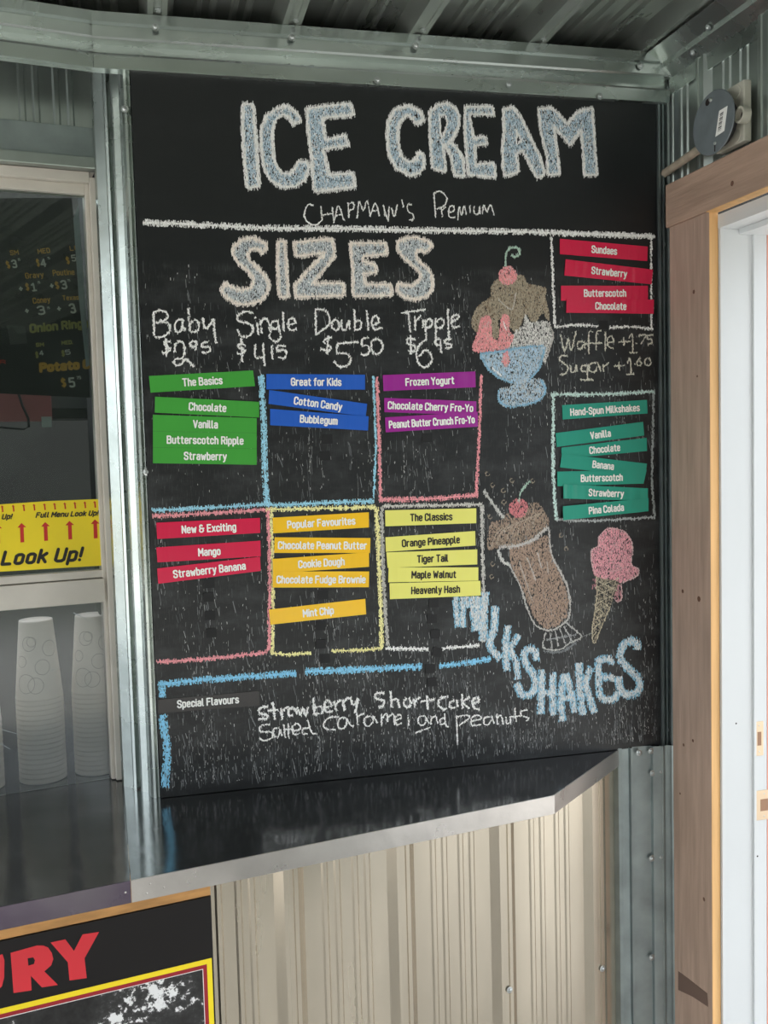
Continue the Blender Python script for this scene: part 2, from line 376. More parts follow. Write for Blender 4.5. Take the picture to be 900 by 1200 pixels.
# right of the board: ridged corner trim, upper and lower
prof = [(1.2225,.012),(1.2235,-.005),(1.2285,-.005),(1.230,.006),(1.234,.006),(1.235,-.004),(1.2385,-.004),(1.240,.008),(1.246,.008),(1.247,-.006),(1.2515,-.008),(1.2535,.004),(1.2545,-.05)]
o = sheet('trim_corner', prof, lambda p, q, s: (p, q, s), ZC-.005, 2.56, GALVD, back=(.3, 1, 0), th=.001); tag(o, kind='structure')
for z in (2.19, 1.62, .99): screw((1.2425, .008, z), (0,-1,0), o, r=.004)
prof = [(1.100,.022),(1.104,.004),(1.112,.0),(1.114,.006),(1.132,.004),(1.134,-.004),(1.139,-.004),(1.141,.004),(1.190,.000),(1.192,-.008),(1.214,-.012),(1.216,-.016),(1.221,-.016),(1.223,-.008),(1.240,-.014),(1.2545,-.03),(1.2555,-.06)]
prof = [(p, q-.004) for p, q in prof]
o = sheet('trim_lower_corner', prof, lambda p, q, s: (p, q, s), 0, .958, GALVD, back=(.3, 1, 0), th=.001); tag(o, kind='structure')
for px, py, x_ in ((749,882,.0),(763,880,0),(765,906,0),(764,1006,0),(764,1122,0),(774,904,0),(774,1004,0)):
    r_ = ray(px, py); t_ = (-.012-CAM.y)/r_.y; q_ = CAM+r_*t_; screw((q_.x, -.011, q_.z), (0,-1,0), o, r=.0055, name='rivet')

# right wall with its door opening
hz = onR(792, 264)[1]; ju = onR(843, 600)[0]
def wR(p, q, s): return RW.w(p, s, q)
u1, u2 = onR(803, 160)[0], onR(895, 100)[0]
o = sheet('wall_right', ribs(-.03, 3.0, .2286, onR(825,100)[0], d=.012, minor=.003), wR, 2.22, 2.66, GALV, back=-RW.n); tag(o, kind='structure')
tag(pbox('wall_right_near', RW, 1.65, 3.0, 0, 2.22, -.10, 0, GALV), kind='structure')
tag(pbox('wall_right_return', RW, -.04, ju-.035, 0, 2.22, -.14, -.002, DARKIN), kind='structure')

# ceiling: ribbed roof sheet running towards the viewer
cx = [xat(px, 0, py) for px, py in ((183,28),(341,39),(487,51),(625,60),(752,68))]
Pc = (cx[-1]-cx[0])/4
CZ = 2.668
o = sheet('ceiling', [(p, CZ-q) for p, q in ribs(-2.7, 1.30, Pc, cx[0]+.002, d=.042, top=.020, foot=.036, minor=.010)],
          lambda p, q, s: (p, s, q), .12, -5.2, ROOF, back=(0,0,1)); tag(o, kind='structure')
for x in cx:
    for y in (-.055, -.62): screw((x+.006 if y < -.1 else x+.004, y, CZ-.0395), (0,0,-1), o, r=.006)
tag(slab('wall_closure', -2.7, 1.3, .075, .11, 2.6, 2.75, BLACKP), kind='structure')
# folded trim along the top of the board and of the window wall
def trimprof(): return [(.012,2.519),(-.016,2.519),(-.018,2.545),(-.022,2.5475),(-.006,2.549),(-.004,2.571),(-.030,2.573),(-.033,2.576),(-.031,2.600),(-.040,2.603),(-.036,2.625),(-.002,2.634),(.03,2.634)]
a0 = B.uv(109, 50)[0]
zs = lambda p: p-.004
o = sheet('trim_top_board', trimprof(), lambda p, q, s: (s, p, q), a0, 1.248, TRIMM, back=(0,.6,-.4), th=.0012); tag(o, kind='structure')
for px, py, yy in ((182,32,-.041),(342,44,-.041),(442,94,-.021),(487,54,-.041),(750,77,-.036),(596,99,-.02),(703,113,-.02)):
    r_ = ray(px, py); t_ = (yy-CAM.y)/r_.y; q_ = CAM+r_*t_; screw(q_, (0,-1,0), o)
WT = Plane((a0, 0.0), TW)
o = sheet('trim_top_window', trimprof(), lambda p, q, s: WT.w(s, q+.002, -p-.004), -2.6, .01, TRIMM, back=(0,.6,-.4), th=.0012); tag(o, kind='structure')
tag(pbox('wall_fascia', WT, -2.6, .0, 2.60, 2.63, -.17, -.01, GALVD), kind='structure')
# flashing where ceiling meets the right wall
prof = [(.001,2.536),(.006,2.536),(.008,2.572),(.014,2.576),(.036,2.590),(.040,2.600),(.075,2.622)]
o = sheet('trim_ceiling_right', prof, lambda p, q, s: RW.w(s, q, p), .015, 3.0, TRIMM, back=(.3,0,1), th=.001); tag(o, kind='structure')
for px, py in ((815,88),(842,23)):
    u, v = onR(px, py, .02); screw(RW.w(u, 2.582 if px < 830 else 2.60, .026 if px < 830 else .045), -RW.u.cross(Vector((0,0,1)))*0+RW.n+Vector((0,0,-.8)), o, r=.005)

# door opening: timber casing and white jamb
RF = .024
o = empty('door_casing', RW.w(.1, 0, .02), 'rough pine board casing around the white door opening, stained near its foot', 'door casing')
uL = onR(787.5, 700, RF)[0]
pj = pbox('post', RW, uL, ju, 0, hz-.004, .001, RF, PINE, o, bevel=.0015)
prism('stain', [RW.w(*onR(x, y, RF), RF) for x, y in ((795,1138),(806,1146),(829,1164),(830,1180),(812,1168),(795,1160))], RW.n*.0003, RW.n*.0007, mat('dark water stain', (104,84,74), .8), o)
pbox('cut_edge', RW, ju, ju+.0012, 0, hz-.006, .0015, RF-.001, PINEL, o)
hp = [onR(788,215,RF), onR(900,156,RF)]
h0 = hp[0][1]; h1 = onR(792,264,RF)[1]
pbox('header', RW, uL-.004, 1.75, h1, h0, .001, RF+.008, PINEH, o, bevel=.002)
pbox('header_soffit', RW, ju, 1.62, h1-.0012, h1, .0015, RF+.007, PINEL, o)
for px, py, rr in ((819,702,.007),(800,693,.005),(817,441,.003),(813,342,.005),(801,873,.004),(812,868,.004),(797,930,.003),(825,1054,.005),(858,215,.006)):
    u, v = onR(px, py, RF if py > 300 else RF+.008)
    lathe('knot', [(rr*1.0,0),(rr*.75,.0007)], RW.w(u, v, RF if py > 300 else RF+.008), RW.n, KNOT, o, seg=8)
# jamb: faces the viewer, runs into the wall
JP = Plane(RW.w(ju+.004, 0, 0)[:2], TR*0+math.atan2(-RW.n.y, -RW.n.x))
def jx(px, py=700): return JP.uv(px, py)[0]
o = empty('door_1', RW.w(ju, 0, -.05), kind='structure')
jt = onR(849, 266, -.004)[1]
pbox('side_jamb', JP, jx(844.5), .20, 0, jt, -.03, 0, JAMB, o, bevel=.001)
pbox('jamb_lip', JP, jx(844.5), jx(848), 0, jt, 0, .004, JAMB, o)
pbox('door_stop', JP, jx(882), jx(884.5), 0, jt, 0, .006, JAMB, o)
pbox('stop_face', JP, jx(884.5), jx(897.5), 0, jt, 0, .003, JAMB, o)
pbox('weatherstrip', JP, jx(898), jx(898)+.03, 0, jt-.01, 0, .003, TERRA, o)
pbox('head_jamb', RW, ju, 1.62, jt, jt+.03, -.2, .002, JAMB, o)
pbox('head_stop', RW, ju, 1.62, jt-.012, jt, -.2, -.05, JAMB, o)
pbox('far_jamb', RW, 1.62, 1.65, 0, jt+.03, -.2, .0, JAMB, o)
for k, (x0, y0, x1, y1) in enumerate(((885,846,894.5,885),(886,927,905,959))):
    a = JP.uv(x0, y0, .004); b = JP.uv(x1, y1, .004)
    s = pbox('strike_plate', JP, a[0], b[0], b[1], a[1], .003, .0045, PLATE, o, bevel=.0004)
    cx_, cz_ = (a[0]+b[0])/2, (a[1]+b[1])/2; hu, hv = abs(b[0]-a[0])*.24, abs(a[1]-b[1])*.2
    pbox('latch_hole', JP, cx_-hu, cx_+hu, cz_-hv, cz_+hv, .0046, .0049, MORT, s)
    for sg in (-1, 1):
        lathe('screw', [(.002,0),(.0014,.0008)], JP.w(cx_, cz_+sg*abs(a[1]-b[1])*.38, .0046), JP.n, SCREW, s, seg=8)
for px, py in ((863,848),(887,1003)):
    a = JP.uv(px, py, .001); lathe('screw_hole', [(.0022,0),(.0015,.0006)], JP.w(a[0], a[1], .0001 if px < 882 else .0032), JP.n, HOLE, o, seg=8)

# window over the counter
fl = WG.uv(128, 600, .02)[0]; f2 = WG.uv(121, 600, .012)[0]; gr = WG.uv(115.5, 600, 0)[0]
zt0 = WG.uv(0, 222)[1]; zt1 = zt0+.035
zr0 = WG.uv(64, 671)[1]; zr1 = WG.uv(64, 680)[1]; zb1 = WG.uv(64, 709)[1]
o = empty('window_1', WG.w(-.5, ZC, 0), kind='structure')
pbox('outer_frame', WG, f2, fl+.002, ZC+.002, zt1, -.03, .03, VINYL, o, bevel=.002)
pbox('inner_frame', WG, gr, f2, ZC+.002, zt1-.012, -.03, .016, VINYL, o, bevel=.002)
pbox('head_rail', WG, -2.4, gr, zt0, zt1-.012, -.02, .014, VINYL, o, bevel=.002)
pbox('head_rail', WG, -2.4, f2, zt1-.012, zt1+.012, -.03, .030, VINYL, o, bevel=.002)
pbox('sash_rail', WG, -2.4, gr+.001, zr1, zr0, -.012, .014, VINYL, o, bevel=.0015)
pbox('meeting_rail', WG, -2.4, gr+.004, zb1, zr1-.002, -.012, .022, VINYL, o, bevel=.002)
pbox('glass_pane', WG, -2.4, gr, zr0, zt0, -.004, 0, GLASS, o)
pbox('lower_panel', WG, -2.4, gr, ZC+.001, zb1, -.003, 0, PLEXI, o)
for (a, b) in (((2,178.5/.18/5.6,0),0),): pass
def scratch(pl, p, q, wpx, off, name, parent, m=PRINTW):
    a = pl.uv(*p, off); b = pl.uv(*q, off); d = (Vector(b)-Vector(a)).normalized(); n = Vector((-d.y, d.x))*wpx*.0011
    vs = [pl.w(*(Vector(a)+n), off), pl.w(*(Vector(a)-n), off), pl.w(*(Vector(b)-n*.4), off), pl.w(*(Vector(b)+n*.4), off)]
    return mesh_obj(name, vs, [(0,1,2,3)], m, parent)
SCR = mat('pale scratch', (176,182,184), .6)
for p, q in (((86,718),(113,731)),((2,855),(24,861)),((60,786),(68,783)),((0,871),(12,878))): scratch(WG, p, q, .7, .0006, 'scratch', o, SCR)
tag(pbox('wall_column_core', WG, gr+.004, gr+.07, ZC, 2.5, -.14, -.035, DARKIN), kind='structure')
# flashing over the window
zf = [WG.uv(0, y, .05)[1] for y in (139, 176, 190, 204)]
tag(pbox('trim_flashing', WG, -2.4, WG.uv(120,160,.052)[0], zf[1], zf[0], .046, .052, GALVD, bevel=.001), kind='structure')
tag(pbox('trim_drip_edge', WG, -2.4, WG.uv(121,192,.062)[0], zf[2], zf[1], .03, .062, GALV, bevel=.002), kind='structure')
tag(pbox('trim_window_head', WG, -2.4, fl, zt1+.012, zf[2], -.03, .04, VINYL, bevel=.001), kind='structure')

# ---------------------------------------------------------------- inside the kitchen
MB = Plane(WG.w(0, 0, -.06)[:2], TW)
AMB = mat('amber chalk paint', (196,148,58), .8); OLV = mat('olive chalk paint', (146,140,80), .8); GRYW = mat('grey white chalk paint', (188,188,180), .8); REDP = mat('red chalk paint', (176,60,50), .8)
o = empty('menu_board', MB.w(-.4, 1.6, 0), 'black hand-lettered fries and onion rings menu board behind the window glass', 'menu board')
def mpt(x, y, off=0): u, v = MB.uv(x, y, off); return MB.w(u, v, off)
prism('panel', [mpt(-340,232), mpt(84,232), mpt(104,430), mpt(106,466), mpt(-340,445)], (0,0,0), -MB.n*.006, mat('menu board black', (17,18,18), .6, vary=.2, vscale=6), o)
prism('edge_strip', [mpt(86,256,.002), mpt(92,240,.002), mpt(96,300,.002), mpt(105,428,.002), mpt(101,430,.002), mpt(92,345,.002)], MB.n*0, -MB.n*.004, mat('pale board edge', (150,160,165), .6), o)
def Z(x, y): return (x/5.717, 270+y/5.717)
lettering('lettering', MB, [('SM',Z(70,168),Z(128,163),6),('$',Z(50,255),Z(72,250),8),('MED',Z(255,158),Z(338,150),6),('$',Z(248,240),Z(268,238),8),('LG',Z(470,138),Z(530,132),6),('$',Z(448,225),Z(470,222),8),
  ('Gravy',Z(172,325),Z(296,315),7),('Poutine',Z(355,305),Z(502,298),7),('$',Z(175,402),Z(198,400),8),('$',Z(375,392),Z(400,388),8),('Coney',Z(222,492),Z(340,482),7),('Texas',Z(420,470),Z(530,465),6),
  ('$',Z(415,1050),Z(446,1046),10)], .001, AMB, o)
lettering('lettering', MB, [('3',Z(85,255),Z(120,250),10),('4',Z(275,248),Z(315,244),10),('5',Z(482,210),Z(515,206),8),('+',Z(132,418),Z(160,414),10),('1',Z(215,410),Z(250,406),10),('+',Z(340,398),Z(366,394),10),('3',Z(415,398),Z(455,392),11),
  ('+',Z(172,566),Z(200,562),10),('3',Z(258,570),Z(308,562),11),('+',Z(388,551),Z(415,547),10),('3',Z(475,560),Z(515,552),12),('4',Z(265,840),Z(295,836),6),('5',Z(440,835),Z(475,830),6),('5',Z(466,1055),Z(508,1050),12),
  ('75',Z(121,205),Z(136,203),3),('75',Z(318,195),Z(336,193),3),('75',Z(252,358),Z(270,356),3),('75',Z(452,345),Z(472,343),3),('75',Z(315,530),Z(335,527),3),('75',Z(515,1000),Z(545,996),4)], .001, GRYW, o, bold=.01)
lettering('lettering', MB, [('Onion Rings',Z(200,690),Z(600,650),11),('SM',Z(240,782),Z(296,778),5),('MED.',Z(412,768),Z(490,762),5),('$',Z(240,855),Z(260,852),7),('$',Z(414,845),Z(436,842),7)], .001, OLV, o, bold=.04, shear=.1)
lettering('lettering', MB, [('Potato Chips',Z(264,955),Z(760,915),12)], .001, AMB, o, bold=.07, shear=.1)
lettering('lettering', MB, [('BURGER',Z(-260,905),Z(40,895),5)], .001, REDP, o, bold=.01)
# things behind the glass, under the menu board
IN = Plane(WG.w(0, 0, -.25)[:2], TW)
def ibox(name, x0, y0, x1, y1, o0, o1, m, parent=None, pl=IN, bevel=0):
    a = pl.uv(x0, y0); b = pl.uv(x1, y1); return pbox(name, pl, a[0], b[0], b[1], a[1], o0, o1, m, parent, bevel=bevel)
a = IN.uv(0, 470)
o = empty('kitchen_shelf', IN.w(-.3, a[1], 0), 'grey metal shelf edge with a panel painted as a pinkish reflection behind the window glass', 'shelf')
ibox('shelf_edge', -300, 466, 122, 478, -.15, .01, mat('shelf grey', (96,98,98), .4, .3), o)
ibox('shelf_lip', -300, 480, 122, 490, -.15, .0, mat('shelf lip grey', (78,80,80), .4, .3), o)
ibox('reflection_panel', -200, 462, 60, 494, .012, .03, mat('pink reflection panel', (150,92,92), .4), o, bevel=.003)  # pinkish panel put in for a reflection in the glass
ibox('bracket', 47, 489, 59, 501, .03, .04, mat('bracket steel', (170,176,176), .35, .6), o)
for px in (12, 28): pass
o = tag(tube('power_cord', [IN.w(*IN.uv(x, y, .05), .05) for x, y in ((22,440),(22,462),(26,475),(33,490),(34,500),(28,503),(4,501),(-20,495))], .003, BLKMAG), 'black cord hanging in a loop in front of the kitchen shelf', 'cord')
a = IN.uv(19, 395)
o = empty('notice_paper', IN.w(a[0], a[1], .2), 'small dim square paper notice hanging by the menu lettering', 'notice')
pq = [MB.uv(x, y, .003) for x, y in ((8,381),(29,382),(32,402),(12,404))]
prism('sheet', [MB.w(*q, .003) for q in pq], (0,0,0), MB.n*.0006, mat('dim grey paper', (58,60,58), .6), o)

# foam cups, stacked upside down on the counter behind the lower panel
def cup_mesh():
    prof = [(.0612,.0003),(.0616,.003),(.0610,.006),(.0604,.010),(.0435,.196),(.0425,.200),(.036,.2005),(.035,.197)]
    vs = []; fs = []; seg = 28
    for r, h in prof:
        for k in range(seg):
            t = 2*math.pi*k/seg; vs.append((r*math.cos(t), r*math.sin(t), h))
    for i in range(len(prof)-1):
        for k in range(seg): fs.append((i*seg+k, i*seg+(k+1) % seg, (i+1)*seg+(k+1) % seg, (i+1)*seg+k))
    n = len(prof)-1; fs.append(tuple(n*seg+k for k in range(seg)))
    ins = [(.0606,.0005),(.0600,.009),(.0598,.011),(.0433,.1945)]; b0 = len(vs)
    for r, h in ins:
        for k in range(seg):
            t = 2*math.pi*k/seg; vs.append((r*math.cos(t), r*math.sin(t), h))
    for i in range(3):
        for k in range(seg): fs.append((b0+i*seg+k, b0+(i+1)*seg+k, b0+(i+1)*seg+(k+1) % seg, b0+i*seg+(k+1) % seg))
    for k in range(seg): fs.append((k, b0+k, b0+(k+1) % seg, (k+1) % seg))
    fs.append(tuple(b0+3*seg+k for k in range(seg)))
    me = bpy.data.meshes.new('foam_cup'); me.from_pydata(vs, [], fs); me.update()
    for p in me.polygons: p.use_smooth = len(p.vertices) == 4
    me.materials.append(CUP); return me
CM = cup_mesh()
RING = mat('faint grey cup print', (176,170,162), .6)
def cup_stack(px, dpt, which, ncup=18, pitch=.0115):
    u, _ = WG.uv(px, 850, -dpt); c = WG.w(u, 0, -dpt)
    for k in range(ncup):
        top = k == ncup-1
        o = link('foam_cup', CM); o.location = (c[0]+0, c[1], ZC+.0005+k*pitch)
        o.rotation_euler.z = random.uniform(0, 6); o.scale = (.885, .885, .92)
        if top:
            tag(o, 'topmost upside-down foam cup with circle prints '+which, 'cup', 'upside-down foam cups')
            o.rotation_euler.z = 0
            # circle print: thin rings wrapped on the cone
            V = []; Fc = []
            for a0_, h0_, rr in ((-1.9,.145,.018),(-1.75,.150,.012),(-1.25,.085,.019),(-2.3,.10,.014),(-2.05,.045,.024),(-1.6,.01+.03,.02),(-.8,.13,.02)):
                n = 28; b0 = len(V)
                for i in range(n):
                    for dr in (-.0006, .0006):
                        t = 2*math.pi*i/n; hh = h0_+(rr+dr)*math.sin(t); hh = max(.012, min(.194, hh)); R_ = .0604-.0165*(hh-.010)/.186+.0004
                        aa = a0_+(rr+dr)*math.cos(t)/R_; V.append((R_*math.cos(aa), R_*math.sin(aa), hh))
                for i in range(n): Fc.append((b0+2*i, b0+2*i+1, b0+2*((i+1) % n)+1, b0+2*((i+1) % n)))
            me = bpy.data.meshes.new('circle_print'); me.from_pydata(V, [], Fc); me.update(); link('circle_print', me, RING, o)
        else:
            tag(o, ('lowest' if k == 0 else 'nested')+' white foam cup '+which, 'cup', 'foam cups '+which)
cup_stack(48, .085, 'in the stack further from the window frame')
cup_stack(113, .085, 'in the stack beside the window frame')
cup_stack(-27, .085, 'in the stack cut by the photo edge', ncup=14)

# =================================================================== COUNTER
ctr = empty('counter', (0.2, -.1, ZC), 'dark worn stainless steel counter with bright folded edge under the chalkboard', 'counter')
FE = Plane(onz(648, 932), TW)                             # front edge line, u=0 at the chamfer corner
seam_b = Vector((-.078, .030)); uS = (Vector(onz(153,1032))-Vector(FE.p0[:2])).dot(Vector(FE.u[:2])); seam_f = Vector(FE.w(uS, 0)[:2])
cend = Vector(onz(727, 876.5)); inner = Vector(WG.w(-.02, 0, -.4)[:2])
def flat(name, pts, z0, z1, m, parent, bevel=0):
    return prism(name, [(p[0], p[1], z0) for p in pts], (0,0,0), (0,0,z1-z0), m, parent, bevel=bevel)
lf = FE.w(-3.2, 0); li = WG.w(-2.4, 0, -.4)
g = .0004
flat('top_sheet', [lf, (seam_f.x-g, seam_f.y), (seam_b.x-g, seam_b.y), WG.w(.02,0,-.02), WG.w(.02,0,-.4), li], ZC-.014, ZC, STEEL, ctr)
flat('top_sheet', [(seam_f.x+g, seam_f.y), FE.w(0,0), (cend.x, cend.y), (1.15,.012), (1.15,.028), (-.0,.028), (-.05,.07), WG.w(.021,0,-.02), (seam_b.x+g, seam_b.y)], ZC-.014, ZC, STEEL, ctr)
zf0 = FE.uv(153, 1057.5)[1]
pbox('edge_strip', FE, -3.2, uS-g, zf0, ZC+.0005, 0, .003, FASCP, ctr, bevel=.0008)
pbox('edge_strip', FE, uS+g, .002, zf0, ZC+.0005, 0, .003, FASC, ctr, bevel=.0008)
d = (cend-Vector(FE.p0[:2])); CE = Plane(FE.p0[:2], math.atan2(d.y, d.x))
pbox('edge_strip', CE, 0, d.length+.006, zf0, ZC+.0005, 0, .003, FASC, ctr, bevel=.0008)
for px, py in ((147,1046),(172,1047),(192,1040),(176,1036)):
    u, v = FE.uv(px, py, .003); lathe('dent_rivet', [(.002,0),(.001,.0006)], FE.w(u, v, .003), FE.n, FASC, ctr, seg=8)
# ledger and sign under the counter
SP = Plane(WL.w(0, 0, .03)[:2], TW)
e = SP.uv(247, 1060)[0]
zl = SP.uv(246, 1049.5)[1]
led = pbox('ledger_board', WL, WL.uv(247,1060,.03)[0]-2.3, WL.uv(246.5,1045,.03)[0], zl+.001, zl+.075, .0165, .030, WOODC)
tag(led, 'raw pine ledger board with knots directly under the counter edge above the black sign', 'board')
sg = empty('menu_sign', SP.w(e-.5, .5, .01), 'black printed sign with red capitals and yellow border below the counter', 'sign')
u0 = e-2.0; SGK = mat('sign black', (20,17,18), .35, spec=.4); SGR = mat('sign red', (222,52,62), .4); SGY = mat('sign yellow', (252,226,36), .4); SGD = mat('sign dark red', (160,34,44), .4)
pbox('panel', SP, u0, e, .25, zl, -.012, .004, SGK, sg, bevel=.0006)
def zz(x, y): return (x/3.4615, 1030+y/3.4615)
zy = SP.uv(*zz(862,320), .005)[1]; ey = SP.uv(249.8, 1150, .005)[0]-.001
ey = min(ey, e-.002)
def border(name, inset, wd, m, off):
    vs = []; t0, r0 = zy-inset, ey-inset
    for (x, z) in ((u0, t0), (r0, t0), (r0, .27), (r0-wd, .27), (r0-wd, t0-wd), (u0, t0-wd)): vs.append(SP.w(x, z, off))
    prism(name, vs, (0,0,0), SP.n*.0004, m, sg)
border('yellow_border', 0, .0105, SGY, .0042); border('red_border', .0105, .008, SGD, .0042); border('white_line', .0185, .0014, PRINTW, .0042)
def photo_mat():
    m = bpy.data.materials.new('printed black and white photo'); m.use_nodes = True; t = m.node_tree; b = t.nodes['Principled BSDF']; b.inputs['Roughness'].default_value = .3
    tc = t.nodes.new('ShaderNodeTexCoord')
    n = t.nodes.new('ShaderNodeTexNoise'); n.inputs['Scale'].default_value = 60; n.inputs['Detail'].default_value = 5; n.inputs['Roughness'].default_value = .68
    n2 = t.nodes.new('ShaderNodeTexNoise'); n2.inputs['Scale'].default_value = 6; n2.inputs['Detail'].default_value = 2
    ad = t.nodes.new('ShaderNodeMath'); ad.operation = 'MULTIPLY_ADD'; ad.inputs[1].default_value = .9; t.links.new(n2.outputs['Fac'], ad.inputs[0]); t.links.new(n.outputs['Fac'], ad.inputs[2])
    r = t.nodes.new('ShaderNodeValToRGB'); E = r.color_ramp.elements
    E[0].position = .50; E[0].color = (.004,.004,.004,1); E[1].position = 1.0; E[1].color = (.85,.85,.85,1)
    e2 = E.new(.86); e2.color = (.03,.03,.03,1); e3 = E.new(.955); e3.color = (.06,.06,.06,1); e4 = E.new(.995); e4.color = (.8,.8,.8,1)
    sc = t.nodes.new('ShaderNodeMath'); sc.operation = 'MULTIPLY'; sc.inputs[1].default_value = .85
    t.links.new(tc.outputs['Object'], n.inputs['Vector']); t.links.new(tc.outputs['Object'], n2.inputs['Vector'])
    t.links.new(ad.outputs[0], sc.inputs[0]); t.links.new(sc.outputs[0], r.inputs[0]); t.links.new(r.outputs[0], b.inputs['Base Color']); return m
pbox('printed_photo', SP, u0, ey-.0199, .27, zy-.0199, .004, .0044, photo_mat(), sg)
def poly_on(name, pl, polys, off, th, m, parent):
    """polys: list of (outer, hole or None) in px; ear-clipped faces with thickness"""
    bm = bmesh.new()
    base = Vector(parent.location)
    for outer, hole in polys:
        edges = []
        for lp in (outer, hole):
            if not lp: continue
            vs = [bm.verts.new(Vector(pl.w(*pl.uv(x, y, off), off))-base) for x, y in lp]
            edges += [bm.edges.new((vs[i], vs[(i+1) % len(vs)])) for i in range(len(vs))]
        bmesh.ops.triangle_fill(bm, edges=edges, use_beauty=True)
    me = bpy.data.meshes.new(name); bm.to_mesh(me); bm.free(); return link(name, me, m, parent)
def zs_(l): return [zz(*p) for p in l]
for poly_ in [(zs_([(43,300),(150,270),(175,270),(195,278),(210,300),(216,325),(208,350),(180,375),(235,430),(170,440),(125,393),(128,452),(55,463)]), zs_([(112,322),(135,318),(142,330),(138,345),(115,352)])),
  (zs_([(205,258),(265,245),(300,292),(335,225),(402,215),(343,322),(352,402),(282,412),(275,338)]), None),
  (zs_([(-100,335),(-45,322),(-42,400),(-36,412),(-30,400),(-34,320),(10,305),(18,330),(17,400),(8,435),(-15,460),(-45,470),(-80,460),(-95,430)]), None)]: poly_on('letter', SP, [poly_], .0046, 0, SGR, sg)

# yellow sticker on the glass
ST = mat('yellow vinyl sticker', (246,220,34), .4, vary=.04, vscale=10); STR = mat('red print', (204,44,34), .5)
yo = empty('window_sticker', WG.w(-.5, 1.4, .004), 'yellow sticker with red arrows reading Look Up along the bottom of the upper pane', 'sticker')
def y_(x, y): return (x/4.5, 460+y/4.5)
def wq(x, y, off): return WG.w(*WG.uv(*y_(x, y), off), off)
prism('vinyl', [wq(-900,640,.0012), wq(0,590,.0012), wq(260,572,.0012), wq(520,562,.0012), wq(534,913,.0012), wq(0,945,.0012), wq(-900,1000,.0012)], (0,0,0), -WG.n*.0008, ST, yo)
arr = []
def arrow(x, y0, y1, w_): 
    h = y1-y0; s_ = w_*.42
    return ([y_(*p) for p in ((x-2,y0),(x+w_,y0+h*.2+2),(x+s_,y0+h*.22),(x+s_+3,y1-1),(x-s_+3,y1+1),(x-s_,y0+h*.24),(x-w_,y0+h*.24))], None)
for k, x in enumerate((-94,-41,12,70,125,180,235,288,342,395,448,500)):
    y0 = 596-x*.048; arr.append(arrow(x, y0, y0+35, 9))
for x, a_, b_ in ((-140,700,800),(-12,694,796),(115,688,790),(240,683,782),(368,677,774),(502,669,769)): arr.append(arrow(x, a_, b_, 23))
for a_ in arr: poly_on('printed_arrow', WG, [a_], .0016, 0, STR, yo)
lettering('lettering', WG, [('Full Menu Look Up!',y_(187,662),y_(516,650),6.8),('Full Menu Look Up!',y_(-290,682),y_(62,668),6.8),('Look Up!',y_(2,915),y_(428,890),18),('Full Menu',y_(-480,950),y_(-40,918),18)], .0017, PRINTK, yo, bold=.02, shear=.3)

# round cover, junction box and conduit above the header
jb = empty('junction_box', RW.w(.26, 2.4, .01), 'light grey metal junction box with open hub behind the round cover', 'junction box')
b0_ = onR(855, 106, .02); b1_ = onR(877, 165, .02)
pbox('box', RW, b0_[0]-.035, b1_[0], b1_[1], b0_[1], .012, .03, BEIGE, jb, bevel=.003)
hb = onR(874, 134, .035)
lathe('hub', [(.017,0),(.017,.018),(.012,.018),(.011,.004)], RW.w(hb[0]-.004, hb[1], .03), RW.n, BEIGE, jb, seg=16)
lathe('hub_hole', [(.0105,0),(.010,.001)], RW.w(hb[0]-.004, hb[1], .036), RW.n, HOLE, jb, seg=16)
for dz in (.045, -.045): lathe('knockout', [(.014,0),(.013,.0012)], RW.w(b1_[0]-.026, (b0_[1]+b1_[1])/2+dz, .030), RW.n, BEIGE, jb, seg=16)
dn = Vector((-1, -.12, .02)).normalized()
r_ = ray(837, 144); t_ = (-.285-CAM.y)/r_.y; dc_ = CAM+r_*t_
cv = empty('round_cover', dc_, 'round grey steel cover plate with a barcode sticker hanging over the junction box', 'cover plate')
lathe('disc', [(.0655,0),(.0665,.001),(.0665,.0025),(.0655,.0035)], dc_, dn, GREYP, cv, seg=48)
du_, dv_, _ = frame_of(dn)
# local in-plane axes: dh to the viewer's right, dz up
dz_ = (Vector((0,0,1))-dn*dn.z).normalized(); dh_ = dz_.cross(dn).normalized()
if dh_.dot(RX) < 0: dh_ = -dh_
def dp(a, b, off=.0036): return dc_+dh_*a+dz_*b+dn*off
lathe('slot_hole', [(.0075,0),(.007,.0004)], dp(-.018,.048), dn, HOLE, cv, seg=12)
lathe('screw', [(.005,0),(.003,.003)], dp(-.008,.050), dn, SCREW, cv, seg=10)
prism('slot', [dp(.006,-.062), dp(.009,-.062), dp(.009,-.048), dp(.006,-.048)], (0,0,0), dn*.0004, HOLE, cv)
lathe('screw', [(.004,0),(.003,.002)], dp(.0075,-.045), dn, SCREW, cv, seg=10)
st = prism('barcode_sticker', [dp(.009,-.032), dp(.037,-.028), dp(.046,.020), dp(.020,.018)], (0,0,0), dn*.0004, PRINTW, cv)
V = []; Fc = []
for k in range(13):
    t0 = -.024+k*.0029; hh = .0008+.0007*((k*7) % 3)
    s_ = .0135+(t0+.024)*.20; k0 = len(V)
    V += [dp(s_+.003,t0,.0042), dp(s_+.014,t0+.001,.0042), dp(s_+.014,t0+.001+hh,.0042), dp(s_+.003,t0+hh,.0042)]; Fc.append((k0,k0+1,k0+2,k0+3))
mesh_obj('barcode', V, Fc, PRINTK, st)
lathe('cover_box', [(.045,0),(.05,.004),(.05,.022)], dc_-dn*.0235, dn, mat('black plastic box', (34,34,34), .5), cv, seg=24)
cA = RW.w(*onR(779,203,.012), .012); cB = Vector(dc_)-dn*.012+dz_*-.03-dh_*.03
